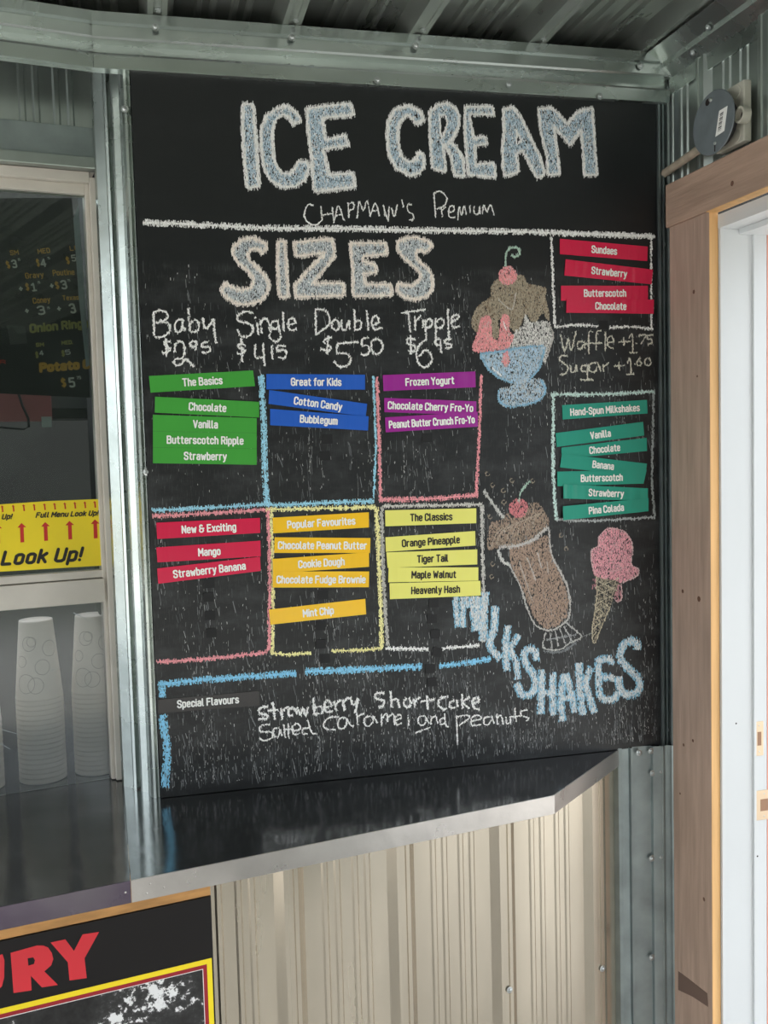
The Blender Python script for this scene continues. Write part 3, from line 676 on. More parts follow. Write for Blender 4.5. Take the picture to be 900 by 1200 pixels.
o = tag(tube('conduit', [cA, Vector(cA).lerp(cB, .5), cB], .0095, PVC, seg=14), 'short weathered plastic conduit sloping down from the round cover into the corner', 'conduit')

# =================================================================== CHALKBOARD
def board_mat():
    m = bpy.data.materials.new('chalkboard'); m.use_nodes = True; t = m.node_tree; b = t.nodes['Principled BSDF']
    tc = t.nodes.new('ShaderNodeTexCoord')
    def noise(sc, st, det, rg=.6):
        mp = t.nodes.new('ShaderNodeMapping'); mp.inputs['Scale'].default_value = st; t.links.new(tc.outputs['Object'], mp.inputs[0])
        n = t.nodes.new('ShaderNodeTexNoise'); n.inputs['Scale'].default_value = sc; n.inputs['Detail'].default_value = det; n.inputs['Roughness'].default_value = rg
        t.links.new(mp.outputs[0], n.inputs['Vector']); return n.outputs['Fac']
    def mr(x, a, bb, c, d_):
        n = t.nodes.new('ShaderNodeMapRange'); n.inputs['From Min'].default_value = a; n.inputs['From Max'].default_value = bb; n.inputs['To Min'].default_value = c; n.inputs['To Max'].default_value = d_
        t.links.new(x, n.inputs[0]); return n.outputs[0]
    def mul_(x, y):
        n = t.nodes.new('ShaderNodeMath'); n.operation = 'MULTIPLY'; t.links.new(x, n.inputs[0]); t.links.new(y, n.inputs[1]); return n.outputs[0]
    fine = mr(noise(60, (9, 1, .55), 5), .56, .74, 0, 1)          # streaks of worn-in chalk along the grain
    big = mr(noise(5, (1, 1, .8), 4), .36, .68, 0.08, 1)
    smear = mr(noise(9, (1, 1, 2.2), 6, .65), .46, .85, 0.0, .20)
    dust = mul_(fine, big)
    ad = t.nodes.new('ShaderNodeMath'); ad.operation = 'MULTIPLY_ADD'; t.links.new(dust, ad.inputs[0]); ad.inputs[1].default_value = .42; t.links.new(smear, ad.inputs[2])
    sx = t.nodes.new('ShaderNodeSeparateXYZ'); t.links.new(tc.outputs['Object'], sx.inputs[0])
    msk = mr(sx.outputs['Z'], .60, .585, .10, 1)                   # the heading panel above the ruled line is kept clean
    cl = t.nodes.new('ShaderNodeMath'); cl.operation = 'MULTIPLY'; cl.use_clamp = True; t.links.new(ad.outputs[0], cl.inputs[0]); t.links.new(msk, cl.inputs[1])
    mxx = t.nodes.new('ShaderNodeMix'); mxx.data_type = 'RGBA'; t.links.new(cl.outputs[0], mxx.inputs[0])
    mxx.inputs[6].default_value = (.0085,.0098,.011,1); mxx.inputs[7].default_value = (.22,.23,.235,1)
    t.links.new(mxx.outputs[2], b.inputs['Base Color']); b.inputs['Roughness'].default_value = .36; b.inputs['Specular IOR Level'].default_value = .5
    bp = t.nodes.new('ShaderNodeBump'); bp.inputs['Strength'].default_value = .25; bp.inputs['Distance'].default_value = .001
    t.links.new(noise(70, (6, 1, .3), 4), bp.inputs['Height']); t.links.new(bp.outputs[0], b.inputs['Normal'])
    return m
ZB0, ZB1, XB1 = ZC, 2.521, 1.2215
BO = (.61, 0, 1.53)
bd = empty('chalkboard', BO, 'tall black chalkboard menu headed ICE CREAM with colourful chalk drawings above the counter', 'chalkboard')
pbox('board_panel', B, .0, XB1, ZB0+.001, ZB1, -.018, 0, board_mat(), bd, bevel=.001)

MM = .00197                      # metres per photo pixel on the board, roughly
class Chalk:
    """chalk marks: many tiny grains lying on the board, drawn along the board's vertical grain"""
    def __init__(s): s.q = []; s.c = []
    def flecks(s, P, rgb, w_=1.0, h_=2.2, dz=.0003, var=.12, two=None, mix=.3):
        P = np.asarray(P); n = len(P)
        if not n: return
        ww = rng.uniform(.55, 1.25, n)*w_*MM*.5; hh = rng.uniform(.5, 1.5, n)*h_*MM*.5; sl = rng.normal(0, .12, n)*hh
        z = dz+rng.uniform(0, .0006, n)
        x, v = P[:, 0], P[:, 1]
        q = np.stack([np.stack([x-ww-sl, -z, v-hh], 1), np.stack([x+ww-sl, -z, v-hh*.8], 1), np.stack([x+ww*.8+sl, -z, v+hh], 1), np.stack([x-ww+sl, -z, v+hh*.8], 1)], 1)
        base = np.array(lin(rgb)); col = np.repeat(base[None], n, 0)
        if two is not None:
            k = rng.random(n) < mix; col[k] = np.array(lin(two))
        col = col*rng.uniform(1-var*2, 1+var, n)[:, None]
        s.q.append(q); s.c.append(np.clip(col, 0, 1))
    def core(s, pts, wpx, rgb, dz=.0003):
        p = np.asarray(pts); 
        if len(p) < 2: return
        d = np.gradient(p, axis=0); d /= np.maximum(np.linalg.norm(d, axis=1), 1e-9)[:, None]; n = np.stack([-d[:, 1], d[:, 0]], 1)
        ww = wpx*MM*.5*rng.uniform(.55, 1.15, len(p)); a = p+n*ww[:, None]; b = p-n*ww[:, None]
        y = -dz-rng.uniform(0, .0002)
        keep = rng.random(len(p)-1) > .05
        f = lambda t: np.stack([t[:, 0], np.full(len(t), y), t[:, 1]], 1)
        A, Bq = f(a), f(b)
        q = np.stack([A[:-1], Bq[:-1], Bq[1:], A[1:]], 1)[keep]
        s.q.append(q); s.c.append(np.clip(np.array(lin(rgb))[None]*rng.uniform(.82, 1.08, len(q))[:, None], 0, 1))
    def stroke(s, px, wpx, rgb, dens=.55, smooth=True, core=.62, dz=.0003, **k):
        P = np.array([B.uv(*p) for p in px])
        if smooth and len(P) > 2: P = catmull(P)
        P = resample(P, 1.1*MM)
        if core: s.core(P, wpx*core, rgb, dz)
        L = len(P)*1.1; n = int(L*wpx*dens)
        if n:
            i = rng.integers(0, len(P), n); d = np.gradient(P, axis=0) if len(P) > 1 else np.array([[1, 0.]])
            d = d/np.maximum(np.linalg.norm(d, axis=1), 1e-9)[:, None]; nn = np.stack([-d[:, 1], d[:, 0]], 1)
            Q = P[i]+nn[i]*(rng.uniform(-.5, .5, n)*wpx*MM)[:, None]; s.flecks(Q, rgb, dz=dz+.0002, **k)
    def fill(s, px, rgb, dens=.45, hole=None, dz=.0002, smooth=False, **k):
        P = np.array([B.uv(*p) for p in px])
        if smooth: P = catmull(P, True)
        lo, hi = P.min(0), P.max(0); n = int((hi-lo).prod()/MM**2*dens)
        Q = lo+rng.random((n, 2))*(hi-lo); m = inside(Q, P)
        if hole is not None: m &= ~inside(Q, np.array([B.uv(*p) for p in hole]))
        s.flecks(Q[m], rgb, dz=dz, **k)
    def build(s, name, label=None, m=CHALK):
        q = np.concatenate(s.q); c = np.concatenate(s.c); n = len(q)
        v = q.reshape(-1, 3)-np.array(BO)
        me = bpy.data.meshes.new(name); me.vertices.add(4*n); me.vertices.foreach_set('co', v.astype(np.float32).ravel())
        me.loops.add(4*n); me.loops.foreach_set('vertex_index', np.arange(4*n, dtype=np.int32)); me.polygons.add(n)
        me.polygons.foreach_set('loop_start', np.arange(0, 4*n, 4, dtype=np.int32)); me.update(calc_edges=True)
        a = me.color_attributes.new('tint', 'FLOAT_COLOR', 'POINT')
        a.data.foreach_set('color', np.repeat(np.concatenate([c, np.ones((n, 1))], 1), 4, 0).astype(np.float32).ravel())
        o = link(name, me, m, bd)
        if label: o['label'] = label
        return o
def catmull(P, closed=False, k=7):
    if closed: Q = np.vstack([P[-1], P, P[0], P[1]])
    else: Q = np.vstack([2*P[0]-P[1], P, 2*P[-1]-P[-2]])
    o = []
    for i in range(1, len(Q)-2):
        a, b, c, d_ = Q[i-1], Q[i], Q[i+1], Q[i+2]
        for t in np.arange(k)/k: o.append(.5*(2*b+(c-a)*t+(2*a-5*b+4*c-d_)*t*t+(3*b-a-3*c+d_)*t**3))
    if not closed: o.append(P[-1])
    return np.array(o)
def resample(P, st):
    d = np.r_[0, np.cumsum(np.linalg.norm(np.diff(P, axis=0), axis=1))]
    if d[-1] < 1e-9: return P
    t = np.linspace(0, d[-1], max(2, int(d[-1]/st)+1)); return np.stack([np.interp(t, d, P[:, k]) for k in (0, 1)], 1)
def inside(Q, P):
    r = np.zeros(len(Q), bool); j = len(P)-1
    for i in range(len(P)):
        c = ((P[i, 1] > Q[:, 1]) != (P[j, 1] > Q[:, 1]))
        xx = (P[j, 0]-P[i, 0])*(Q[:, 1]-P[i, 1])/(P[j, 1]-P[i, 1]+1e-15)+P[i, 0]
        r ^= c & (Q[:, 0] < xx); j = i
    return r
def Zm(ox, oy, s): return lambda pts: [(ox+x/s, oy+y/s) for x, y in pts]
def parse(t):           # "x,y x,y; x,y ..." -> strokes
    return [[tuple(float(a) for a in p.split(',')) for p in st.split()] for st in t.split(';') if st.strip()]
WH = (250,250,247); WARM = (250,240,230); ICEB = (190,212,226)

# heading ICE CREAM: block letters, pale blue fill and a white hatched outline
def block(_, z, outer, hole=None, fillc=ICEB, edge=WH, ew=4.6, curved=False, dens=1.0, shrink=None):
    ck = Chalk()
    o = z(parse(outer)[0]); h = z(parse(hole)[0]) if hole else None
    if curved: o = [tuple(p) for p in catmull(np.array(o), True, 4)]
    ck.fill(o, fillc, dens=dens, hole=h, two=WH, mix=.2, h_=2.2, w_=.85)
    for lp in ([o, h] if h else [o]):
        ring = lp+[lp[0]]
        # the outline lies just inside the letter's edge
        c = np.mean(np.array(lp), 0)
        ck.stroke(ring, ew if lp is o else ew*.55, edge, dens=.75, smooth=False, core=.5, dz=.0009, h_=3.6, w_=.7)
    ck.build('chalk_letter')
za = Zm(270,100,5.625); zb_ = Zm(440,100,5.625); zc_ = Zm(560,100,5.625)
ck = Chalk()
block(ck, za, '80,125 150,125 170,380 190,665 112,680 90,480 80,300')
block(ck, za, '465,230 420,165 370,135 300,158 240,200 205,270 200,400 222,550 265,630 340,672 425,668 490,625 515,560 505,505 440,505 430,540 395,585 335,580 290,510 278,400 275,300 300,225 345,190 390,215 410,262', ew=4)
block(ck, za, '502,160 530,150 790,120 812,195 608,215 625,362 755,332 778,395 612,422 650,592 808,580 822,668 565,700 550,680 530,450 512,300')
block(ck, zb_, '320,228 295,170 210,132 125,165 85,225 77,330 85,455 135,548 230,597 292,578 322,528 315,452 278,442 265,492 215,508 170,468 150,400 148,300 170,222 215,195 245,222 268,262')
block(ck, zb_, '357,175 405,132 470,118 520,145 552,205 548,285 505,358 480,372 530,405 578,490 588,598 520,594 490,450 445,385 462,572 375,545 362,400 357,280', '420,200 460,195 475,250 460,300 435,350 428,300', ew=4.2)
block(ck, zb_, '592,142 770,142 778,195 618,190 643,352 720,338 740,385 655,400 658,522 780,512 792,605 612,590 600,450 588,300', ew=4.2)
block(ck, zc_, '165,158 232,142 290,225 340,335 408,475 442,585 390,612 325,490 290,428 252,455 268,570 178,598 162,530 162,400 172,300', '255,300 285,365 255,395', ew=4.2)
block(ck, zc_, '398,157 485,147 535,195 585,255 645,188 692,162 755,152 763,300 773,450 783,590 702,594 692,450 678,300 605,398 565,345 500,270 520,430 538,585 462,590 450,450 412,300', ew=4.2)
zd = Zm(250,265,6); ze = Zm(380,265,6)
ck = Chalk(); kw = dict(edge=WARM, fillc=(196,204,208), ew=4.6)
block(ck, zd, '345,195 378,150 368,120 280,82 195,97 142,145 137,200 170,258 230,300 282,368 270,430 200,452 120,427 80,400 52,455 90,500 150,543 230,553 325,530 378,475 393,410 368,355 320,300 260,250 238,190 275,158 320,163', **kw)
block(ck, zd, '455,110 505,105 515,300 528,498 462,498 452,300', **kw)
block(ck, zd, '567,117 840,87 853,210 700,402 918,402 918,488 582,498 572,415 785,188 580,212', **kw)
block(ck, ze, '180,120 430,120 443,195 275,212 262,245 358,272 368,325 278,335 288,412 465,412 478,488 202,493 202,300', **kw)
block(ck, ze, '705,190 760,140 730,107 640,78 565,88 515,110 517,170 570,240 650,300 683,360 625,422 550,412 512,402 512,462 565,503 650,518 732,485 763,430 758,352 730,298 668,250 638,200 675,163', **kw)

def words(name, label, z, text, w_=3.0, rgb=WH, dens=.55, core=.6):
    ck = Chalk()
    for st in parse(text): ck.stroke(z(st), w_, rgb, dens=dens, core=core, h_=1.8, w_=.8)
    return ck.build(name, label)
words('chalk_lettering', 'small chalk words under the heading', Zm(340,215,3.4615),
 '93,90 75,85 60,110 58,135 75,160 105,168 128,150;125,95 130,150;170,95 178,160;128,128 175,122;180,150 195,90 218,150;185,130 212,125;235,80 238,140;235,85 255,78 258,100 238,112;'
 '272,140 280,75 297,110 312,70 325,135;325,130 345,80 362,130;332,112 358,108;378,90 398,155;380,90 384,130;398,155 401,95;410,95 422,135 435,85;452,65 460,95;492,85 475,90 480,115 498,125 500,145 482,148;'
 '583,40 590,140;583,40 610,32 635,60 625,90 592,105;612,95 618,135;614,110 632,95;642,120 665,110 660,90 645,100 645,135 668,138;680,150 685,95 695,130 705,90 715,125;728,90 730,120;745,95 748,122 765,120 768,92 770,125;780,125 785,90 798,115 808,92 815,90 828,130', w_=1.9, dens=.5, core=.75)
words('chalk_lettering', 'chalk sizes and prices Baby and Single', Zm(170,350,4.737),
 '48,75 50,205;48,75 85,65 125,85 118,115 60,135;85,125 130,140 135,180 100,212 55,212;205,120 180,120 165,150 175,185 200,180 207,150;210,115 209,150 222,175;240,55 250,180;250,140 280,118 300,140 290,180 252,185;'
 '320,105 330,160 350,160 380,110;380,110 385,190 395,245;145,240 115,235 105,255 130,270 140,285 115,300 95,300;118,225 118,320;165,295 168,255 190,235 212,245 220,290 205,330 170,335 160,355 180,372 205,360 225,335 270,378;'
 '285,245 262,235 250,255 262,270 282,262;285,235 282,285;355,240 320,245 315,270 345,265 362,280 345,300 315,298;600,80 560,72 515,95 520,125 580,140 600,170 580,205 535,210 510,170;622,135 628,200;613,103 617,108;'
 '640,115 645,190;642,135 665,110 685,130 695,185;735,125 705,130 700,160 720,170 742,150;735,120 748,180 752,215 725,240 695,220 690,195;765,75 770,180;795,145 835,135 825,110 800,115 793,150 810,175 840,170;'
 '558,260 530,250 515,270 540,280 555,290 535,305 512,305;535,225 538,350;612,255 612,325 660,325;655,250 665,375;703,260 706,335;780,265 740,262 735,290 770,285 785,305 770,330 738,325', w_=2.9)
words('chalk_lettering', 'chalk sizes and prices Double and Tripple', Zm(360,350,4.737),
 '45,60 50,200;45,60 100,65 125,110 115,150 55,195;160,115 138,130 140,165 165,175 180,150 165,118;190,120 192,165 215,170 232,120 235,170;262,60 265,175;265,130 290,120 300,150 285,172 262,172;330,65 340,175;'
 '360,150 395,130 385,95 362,110 360,150 378,172 415,160;135,215 100,225 95,245 130,265 120,290 75,280;118,205 108,305;285,240 170,250;170,250 165,300 215,305 240,335 225,370 180,378 148,350;'
 '340,215 305,225 305,260 335,260 345,290 325,315 298,308;385,220 358,240 360,290 385,308 415,285 415,245 390,220;520,80 655,60;560,70 572,185;598,100 600,175;600,130 630,95;640,120 645,160;655,115 660,225;'
 '655,130 680,112 695,135 680,160 658,160;712,110 715,250;712,130 740,110 760,130 745,160 715,160;780,55 787,230;800,135 840,105 835,90 805,100 800,140 820,160 845,150;600,225 560,220 558,250 595,260 595,290 560,290;572,205 575,310;'
 '660,225 620,260 605,310 620,360 655,380 690,350 685,305 655,285 620,320;735,225 710,230 712,255 735,258;740,225 742,300;800,225 765,228 768,250 795,252 798,270 765,275', w_=2.9)
words('chalk_lettering', 'chalk extras Waffle and Sugar cones with prices', Zm(640,260,6),
 '100,790 130,910 155,820 175,905 210,770;255,840 225,845 222,885 245,895 262,860;265,840 272,890;330,775 300,780 300,925;270,860 330,850;385,765 355,780 350,900;330,855 390,850;415,775 415,905;'
 '430,850 470,840 460,805 435,815 430,860 450,885 470,885;510,845 590,840;545,810 548,870;580,820 605,790 610,920;585,920 640,920;630,853 636,858;650,800 700,795 665,860;750,795 710,800;710,800 712,825 740,825 742,850 715,862;'
 '150,945 110,940 92,970 130,1000 155,1030 130,1070 95,1075;170,1010 175,1055 200,1050 210,1005 215,1050;285,1010 250,1015 248,1050 280,1050;292,1005 290,1110;240,1110 330,1110;350,990 310,1000 305,1045 340,1055 358,1020;'
 '360,985 385,1050;400,1000 405,1055;402,1020 440,990;475,1015 550,1010;510,985 515,1040;570,990 590,965 597,1070;565,1075 615,1070;620,998 625,1003;660,955 640,980 640,1005 660,1010 672,990 655,980;715,955 695,970 700,1005 725,1010 735,980 720,955', w_=2.3, rgb=(222,220,206))
zx = Zm(290,800,5); zy_ = Zm(450,800,5)
ck = Chalk()
for st in parse('120,140 70,150 75,180 115,190 110,210 65,210;148,115 160,215;120,165 180,158;195,150 205,215;200,170 235,140;275,150 245,150 240,190 265,190;280,150 290,185;295,145 310,190 325,150 340,195 355,145;385,90 392,185;392,150 430,140 440,175 395,185;'
 '450,145 490,135 475,105 450,125 460,170 500,165;508,110 522,165;515,130 545,100;555,100 570,160;560,120 590,85;600,85 620,130 650,95;650,95 632,175;800,60 750,65 755,95 800,105 795,135 770,145'): ck.stroke(zx(st), 3.5, WH, h_=1.8, w_=.8)
for st in parse('38,50 45,145;45,105 75,95 90,145;130,90 115,120 135,145 160,120 145,90;175,95 180,145;178,110 210,85;250,75 255,155;215,110 295,98;375,80 330,90 318,130 350,155 370,150;410,105 385,115 390,145 415,145;425,100 430,140;455,65 462,150;500,85 462,115 500,150;'
 '520,120 555,110 545,85 520,100 525,145 560,158'): ck.stroke(zy_(st), 3.3, WH, h_=1.8, w_=.8)
ck.build('chalk_lettering', 'chalk flavour Strawberry Shortcake in bold strokes')
ck = Chalk()
for st in parse('130,245 80,250 75,285 140,290 145,320 100,340 70,325;185,265 155,270 155,310 180,315 192,275 200,310;212,240 220,320;238,240 240,325;215,275 270,270;262,285 310,270 295,240 265,255 270,300 305,300;360,265 325,270 322,300 350,298;352,215 375,290 405,298;'
 '535,200 480,205 445,240 460,270 515,275;575,205 540,210 530,255 555,270 580,245 580,210 600,245 620,255;640,175 645,245;642,200 685,178;720,195 690,205 685,240 710,255 735,225 735,195 760,235;785,185 785,250;785,210 815,180 822,230;822,205 855,185 862,245'): ck.stroke(zx(st), 2.3, WH, h_=1.6, w_=.8, core=.75)
for st in parse('60,225 100,205 90,185 65,205 75,245 105,235;140,185 145,250;235,195 205,200 200,235 230,250 250,215;240,195 265,240;275,195 275,240;275,215 300,195 315,235;355,205 330,215 335,245 358,235;355,180 360,240 375,260;425,195 430,365;425,200 480,190 500,205 440,250;'
 '515,225 570,210 550,190 515,205 515,250 570,245;620,200 590,205 585,240 610,245 632,215;630,195 645,240;660,185 665,245;662,210 685,190 700,245;715,200 718,240 735,235;738,200 742,245;765,150 775,230;735,200 800,195;840,160 800,170 810,195 845,205 835,225;185,292 270,262'): ck.stroke(zy_(st), 2.1, WH, h_=1.6, w_=.8, core=.75)
ck.build('chalk_lettering', 'chalk flavour Salted Caramel and peanuts in thin strokes')
zm1 = Zm(520,680,6.43); zm2 = Zm(640,730,6.923)
MK = [(zm1, '85,130 108,345', 5), (zm1, '140,130 142,350', 5), (zm1,'170,130 180,200',5),(zm1,'215,130 240,375',7),(zm1, '255,130 262,370',5), (zm1,'310,95 300,280 298,450',8), (zm1,'388,200 378,370 345,485 425,590',7), (zm1,'483,345 465,480 475,680',6.5),
  (zm1,'565,410 505,520 545,620 556,740',5.5), (zm1,'690,600 695,545 645,515 602,560 620,630 680,720 685,810 640,868 590,860 550,780',6.5), (zm1,'740,680 730,1000',7), (zm1,'820,700 822,1010',6.5), (zm1,'740,850 820,850',5.5),
  (zm2,'145,420 120,600 130,790',7),(zm2,'160,420 200,560 235,720',6.5),(zm2,'140,610 205,600',5),(zm2,'265,330 270,500 295,740',7.5),(zm2,'362,360 320,480 350,600 390,725',6.5),
  (zm2,'420,290 425,450 440,600 520,625 570,595 575,560',6.5),(zm2,'420,300 525,290 530,330',6),(zm2,'440,440 535,440 530,470',6),(zm2,'735,210 735,155 670,150 605,215 610,310 690,390 755,470 740,560 655,585 595,530 590,440',7.5)]
ck = Chalk()
for z, t, w_ in MK: ck.stroke(z(parse(t)[0]), w_+3.4, (150,200,224), dens=.55, core=0, h_=2.8)
for z, t, w_ in MK: ck.stroke(z(parse(t)[0]), w_, (226,230,230), dens=.46, core=.12, h_=2.8, dz=.0008)
ck.build('chalk_lettering', 'curved chalk word MILKSHAKES in white and pale blue')

# ruled lines and boxes
BLU = (166,220,240); PNK = (244,166,172); YEL = (252,244,176); MINT = (208,232,226)
def rules(label, L):
    ck = Chalk()
    for rgb, w_, pts in L: ck.stroke(parse(pts)[0], w_, rgb, dens=.62, core=.42, smooth=len(parse(pts)[0]) > 2, h_=2.3)
    return ck.build('chalk_line', label)
rules('long white chalk line under the heading', [(WH,6.4,'168,261 230,263 305,267 400,268 500,270 620,272 765,277'),(WH,3,'646,272 768,277')])
rules('white chalk box around the sundae labels', [(WH,3.4,'646,278 648,330 650,383'),(WH,3.0,'650,383 676,381 701,382'),(WH,3.0,'714,384 740,383 765,386'),(WH,2.8,'763,278 763,330 763,385')])
rules('pale chalk box around the milkshake labels', [(MINT,4.4,'645,462 702,462 767,459'),(MINT,4.6,'648,462 648.5,559 652,609'),((190,194,194),3,'649,609 700,610 767,606'),((170,176,176),3,'766,460 764,559 767,606')])
rules('pale blue chalk lines framing the Basics and Kids boxes', [(BLU,7,'306,440 309,495 310.5,552 313,592'),(BLU,4.6,'178,598 225,596 314,591'),(BLU,5,'312,592 367,590 438,587'),(BLU,2.8,'437.5,442 440,520 438,583')])
rules('pink chalk lines of the flavour boxes', [(PNK,4.2,'179,605 250,601 316,597'),(PNK,4.2,'314,599 316,674 315,762'),(PNK,4.4,'183.6,776 254,771 313,764'),(PNK,4.4,'441.7,442 444,503 446,588'),(PNK,3.8,'564,440 561.7,503 558,580'),(PNK,5.2,'447,585 497,585 560,580')])
rules('pale yellow chalk box around the Popular Favourites', [(YEL,4.4,'312,597 367,596 440,594'),(YEL,4,'318,599 320,693 319,766'),(YEL,3.6,'318,765 340,767 364,765'),(YEL,3.6,'388,763 420,762 447,760'),(YEL,5.4,'441,595 444.7,672 447.4,760')])
rules('white chalk box around The Classics', [((214,212,204),4,'448,593 513,592 565,591'),((196,194,186),4.4,'447.4,595 449,672 454,756'),((206,204,198),4.8,'565,593 565,635 566.6,690 566.6,752'),(WH,4,'452,760 477,760 501.5,761'),(WH,3.6,'518,760 540,758 562,756')])
rules('thick sky blue chalk band and side stroke around the special flavours', [((150,216,248),7,'185,802 260,795 347,789'),((150,216,248),7.5,'358,787 410,785 494,781'),((150,216,248),6,'515,780 545,777 575,772'),((150,216,248),8,'190,806 190,817'),((150,216,248),9,'190.5,838 193,860 196,880 193,922')])

# drawings
def circ(z, c, r, n=16, sx=1): return z([(c[0]+sx*r*math.cos(2*math.pi*i/n), c[1]+r*math.sin(2*math.pi*i/n)) for i in range(n)])
zq = Zm(540,270,5.455); ck = Chalk(); BRN = (176,164,144); PK2 = (246,166,168); WB = (184,212,232)
P_ = lambda t, z=zq: z(parse(t)[0])
ck.fill(P_('240,310 195,360 185,430 115,480 70,570 90,640 230,690 250,560 350,650 385,600 415,540 470,590 520,530 560,580 562,520 540,430 540,370 430,340 400,290 350,290'), BRN, dens=1.3, smooth=True, two=(128,110,92), mix=.15)
ck.fill(P_('350,640 400,610 410,530 440,590 520,580 570,590 590,680 570,760 540,850 520,830 500,740 300,760 310,700'), (232,230,226), dens=.95, two=(150,150,148), mix=.2, dz=.0005)
ck.fill(P_('125,790 260,770 400,750 520,740 540,770 500,880 440,950 330,975 230,930 160,870'), WB, dens=.95, smooth=True, two=(196,204,208), mix=.3, dz=.0008)
ck.fill(P_('330,975 440,950 520,955 540,1010 510,1080 400,1120 280,1125 240,1080 240,1020 300,1000'), WB, dens=.8, smooth=True, two=(200,206,208), mix=.45, dz=.0008)
ck.fill(P_('130,560 190,560 200,680 240,690 255,560 280,540 310,560 310,640 340,680 300,760 310,840 285,870 260,840 265,770 130,780 80,770 75,730 110,640'), PK2, dens=1.3, smooth=True, two=(220,190,184), mix=.12, dz=.0012)
ck.fill(circ(zq, (298,290), 60), PK2, dens=1.3, two=(220,190,190), mix=.15, dz=.0012)
for t, c, w_ in (('285,225 287,150 315,115 360,113 375,145 345,172 322,160', (190,216,200), 3.6), ('125,800 170,880 240,940 330,975', (150,194,220), 3), ('530,760 500,880 440,950', (150,194,220), 3), ('125,790 260,772 400,748 525,738', (150,194,220), 3),
   ('240,1020 245,1090 300,1125 400,1115 500,1085 540,1020 510,955', (150,194,220), 3), ('200,880 260,930', WH, 2), ('240,440 290,490 330,500 350,400', (206,200,190), 1.6), ('270,580 290,640', WH, 1.4),('560,590 590,680 550,800', (190,186,180), 2)):
    ck.stroke(P_(t), w_, c, dens=.4, dz=.0018)
ck.build('chalk_drawing', 'chalk drawing of a chocolate and strawberry sundae in a blue glass bowl')
zk = Zm(560,550,5.214); ck = Chalk(); B2 = (170,148,132)
Pk = lambda t: zk(parse(t)[0])
ck.fill(Pk('80,330 140,310 180,270 220,300 300,250 320,210 370,210 420,280 430,340 350,420 250,460 110,480 65,490 60,420'), B2, dens=.7, smooth=True, two=(176,160,142), mix=.25)
ck.fill(Pk('190,470 300,460 425,400 450,530 520,680 555,800 545,900 500,950 410,980 340,900 270,730 200,580'), (178,154,138), dens=.8, two=(174,150,132), mix=.3)
ck.fill(circ(zk, (247,237), 58), (222,142,146), dens=.75, dz=.0012)
for k in range(9):
    a = 60+k*34; ck.stroke(zk([(80+k*32, 470-k*14), (110+k*30, 400-k*14), (150+k*30, 360-k*12)]), 1.6, (188,172,156), dens=.3, dz=.001)
for t, c, w_ in (('35,130 90,210 155,295', (200,200,196), 4.6), ('248,200 265,130 315,72', (178,204,190), 2.8), ('130,475 250,465 350,420 425,350', (206,202,198), 5), ('120,490 150,560 195,588', (214,214,210), 4.5), ('195,590 260,720 300,850 350,950 420,985', (196,194,190), 2.4),
   ('430,350 450,520 530,680 560,800 550,910 480,970 420,985', (200,198,194), 3), ('300,540 330,620 352,680', (200,192,184), 2), ('365,510 385,600', (200,192,184), 2), ('250,560 290,680 330,800', (190,180,170), 1.6), ('420,560 430,640', (190,180,170), 1.8),
   ('410,1000 400,1090 500,1100 560,1060 630,1025 590,980 540,940', (196,196,192), 2.2), ('440,1000 450,1090', (190,190,188), 1.8), ('470,985 490,1080', (190,190,188), 1.8), ('500,970 530,1060', (190,190,188), 1.8), ('525,960 570,1045', (190,190,188), 1.8), ('420,1040 600,1010', (160,162,162), 2.2), ('400,1110 500,1115 600,1060', (130,134,136), 3),
   ('633,1022 700,1000', (150,152,150), 1)):
    ck.stroke(Pk(t), w_, c, dens=.45, dz=.0014)
for c in ((60,28),(90,95),(155,130),(208,68),(158,200),(75,290),(90,578),(85,655),(510,402),(540,485),(335,70)):
    ck.stroke(circ(zk, c, 12, 9)[:8], 1.3, (158,146,130), dens=.3, core=.7)
ck.build('chalk_drawing', 'chalk drawing of a chocolate milkshake in a tall tilted glass with straw and cherry')
zi = Zm(680,610,8); ck = Chalk(); Pi = lambda t: zi(parse(t)[0])
ck.fill(Pi('150,530 380,560 280,800 190,1010 130,1150 110,1020 150,750'), (176,166,146), dens=.34, two=(140,130,112), mix=.2)
ck.fill(Pi('170,160 230,90 310,75 420,110 480,200 480,400 545,460 510,530 390,580 330,560 150,520 110,430 100,290 160,240'), (240,172,182), dens=.85, smooth=True, two=(226,180,184), mix=.2, dz=.0006)
ck.fill(Pi('120,520 110,650 150,640 160,560'), (200,140,148), dens=.4); ck.fill(Pi('375,590 385,730 345,765 315,720 340,620'), (206,150,156), dens=.5)
for k in range(7):
    y = 560+k*78; ck.stroke(zi([(150-k*6, y), (340-k*38, y+95-k*4)]), 1.2, (206,196,172), dens=.3, dz=.001); ck.stroke(zi([(140-k*5, y+70), (360-k*36, y-20+k*6)]), 1.2, (206,196,172), dens=.3, dz=.001)
for t, c, w_ in (('480,200 488,300 475,410 545,455 525,520 400,580', (226,196,196), 1.7), ('170,160 230,88 310,73 420,108 480,200', (226,186,188), 1.5), ('170,160 170,235 110,270 100,330 115,440 140,500', (222,190,190), 1.6), ('150,530 150,750 110,1020 130,1150 190,1010 280,800', (200,190,166), 1.7),
    ('240,480 330,470 440,430', (226,180,184), 1.6), ('380,590 385,725 345,762 312,722', (222,190,190), 1.5)):
    ck.stroke(Pi(t), w_, c, dens=.4, dz=.0013)
ck.build('chalk_drawing', 'chalk drawing of a pink ice cream cone')
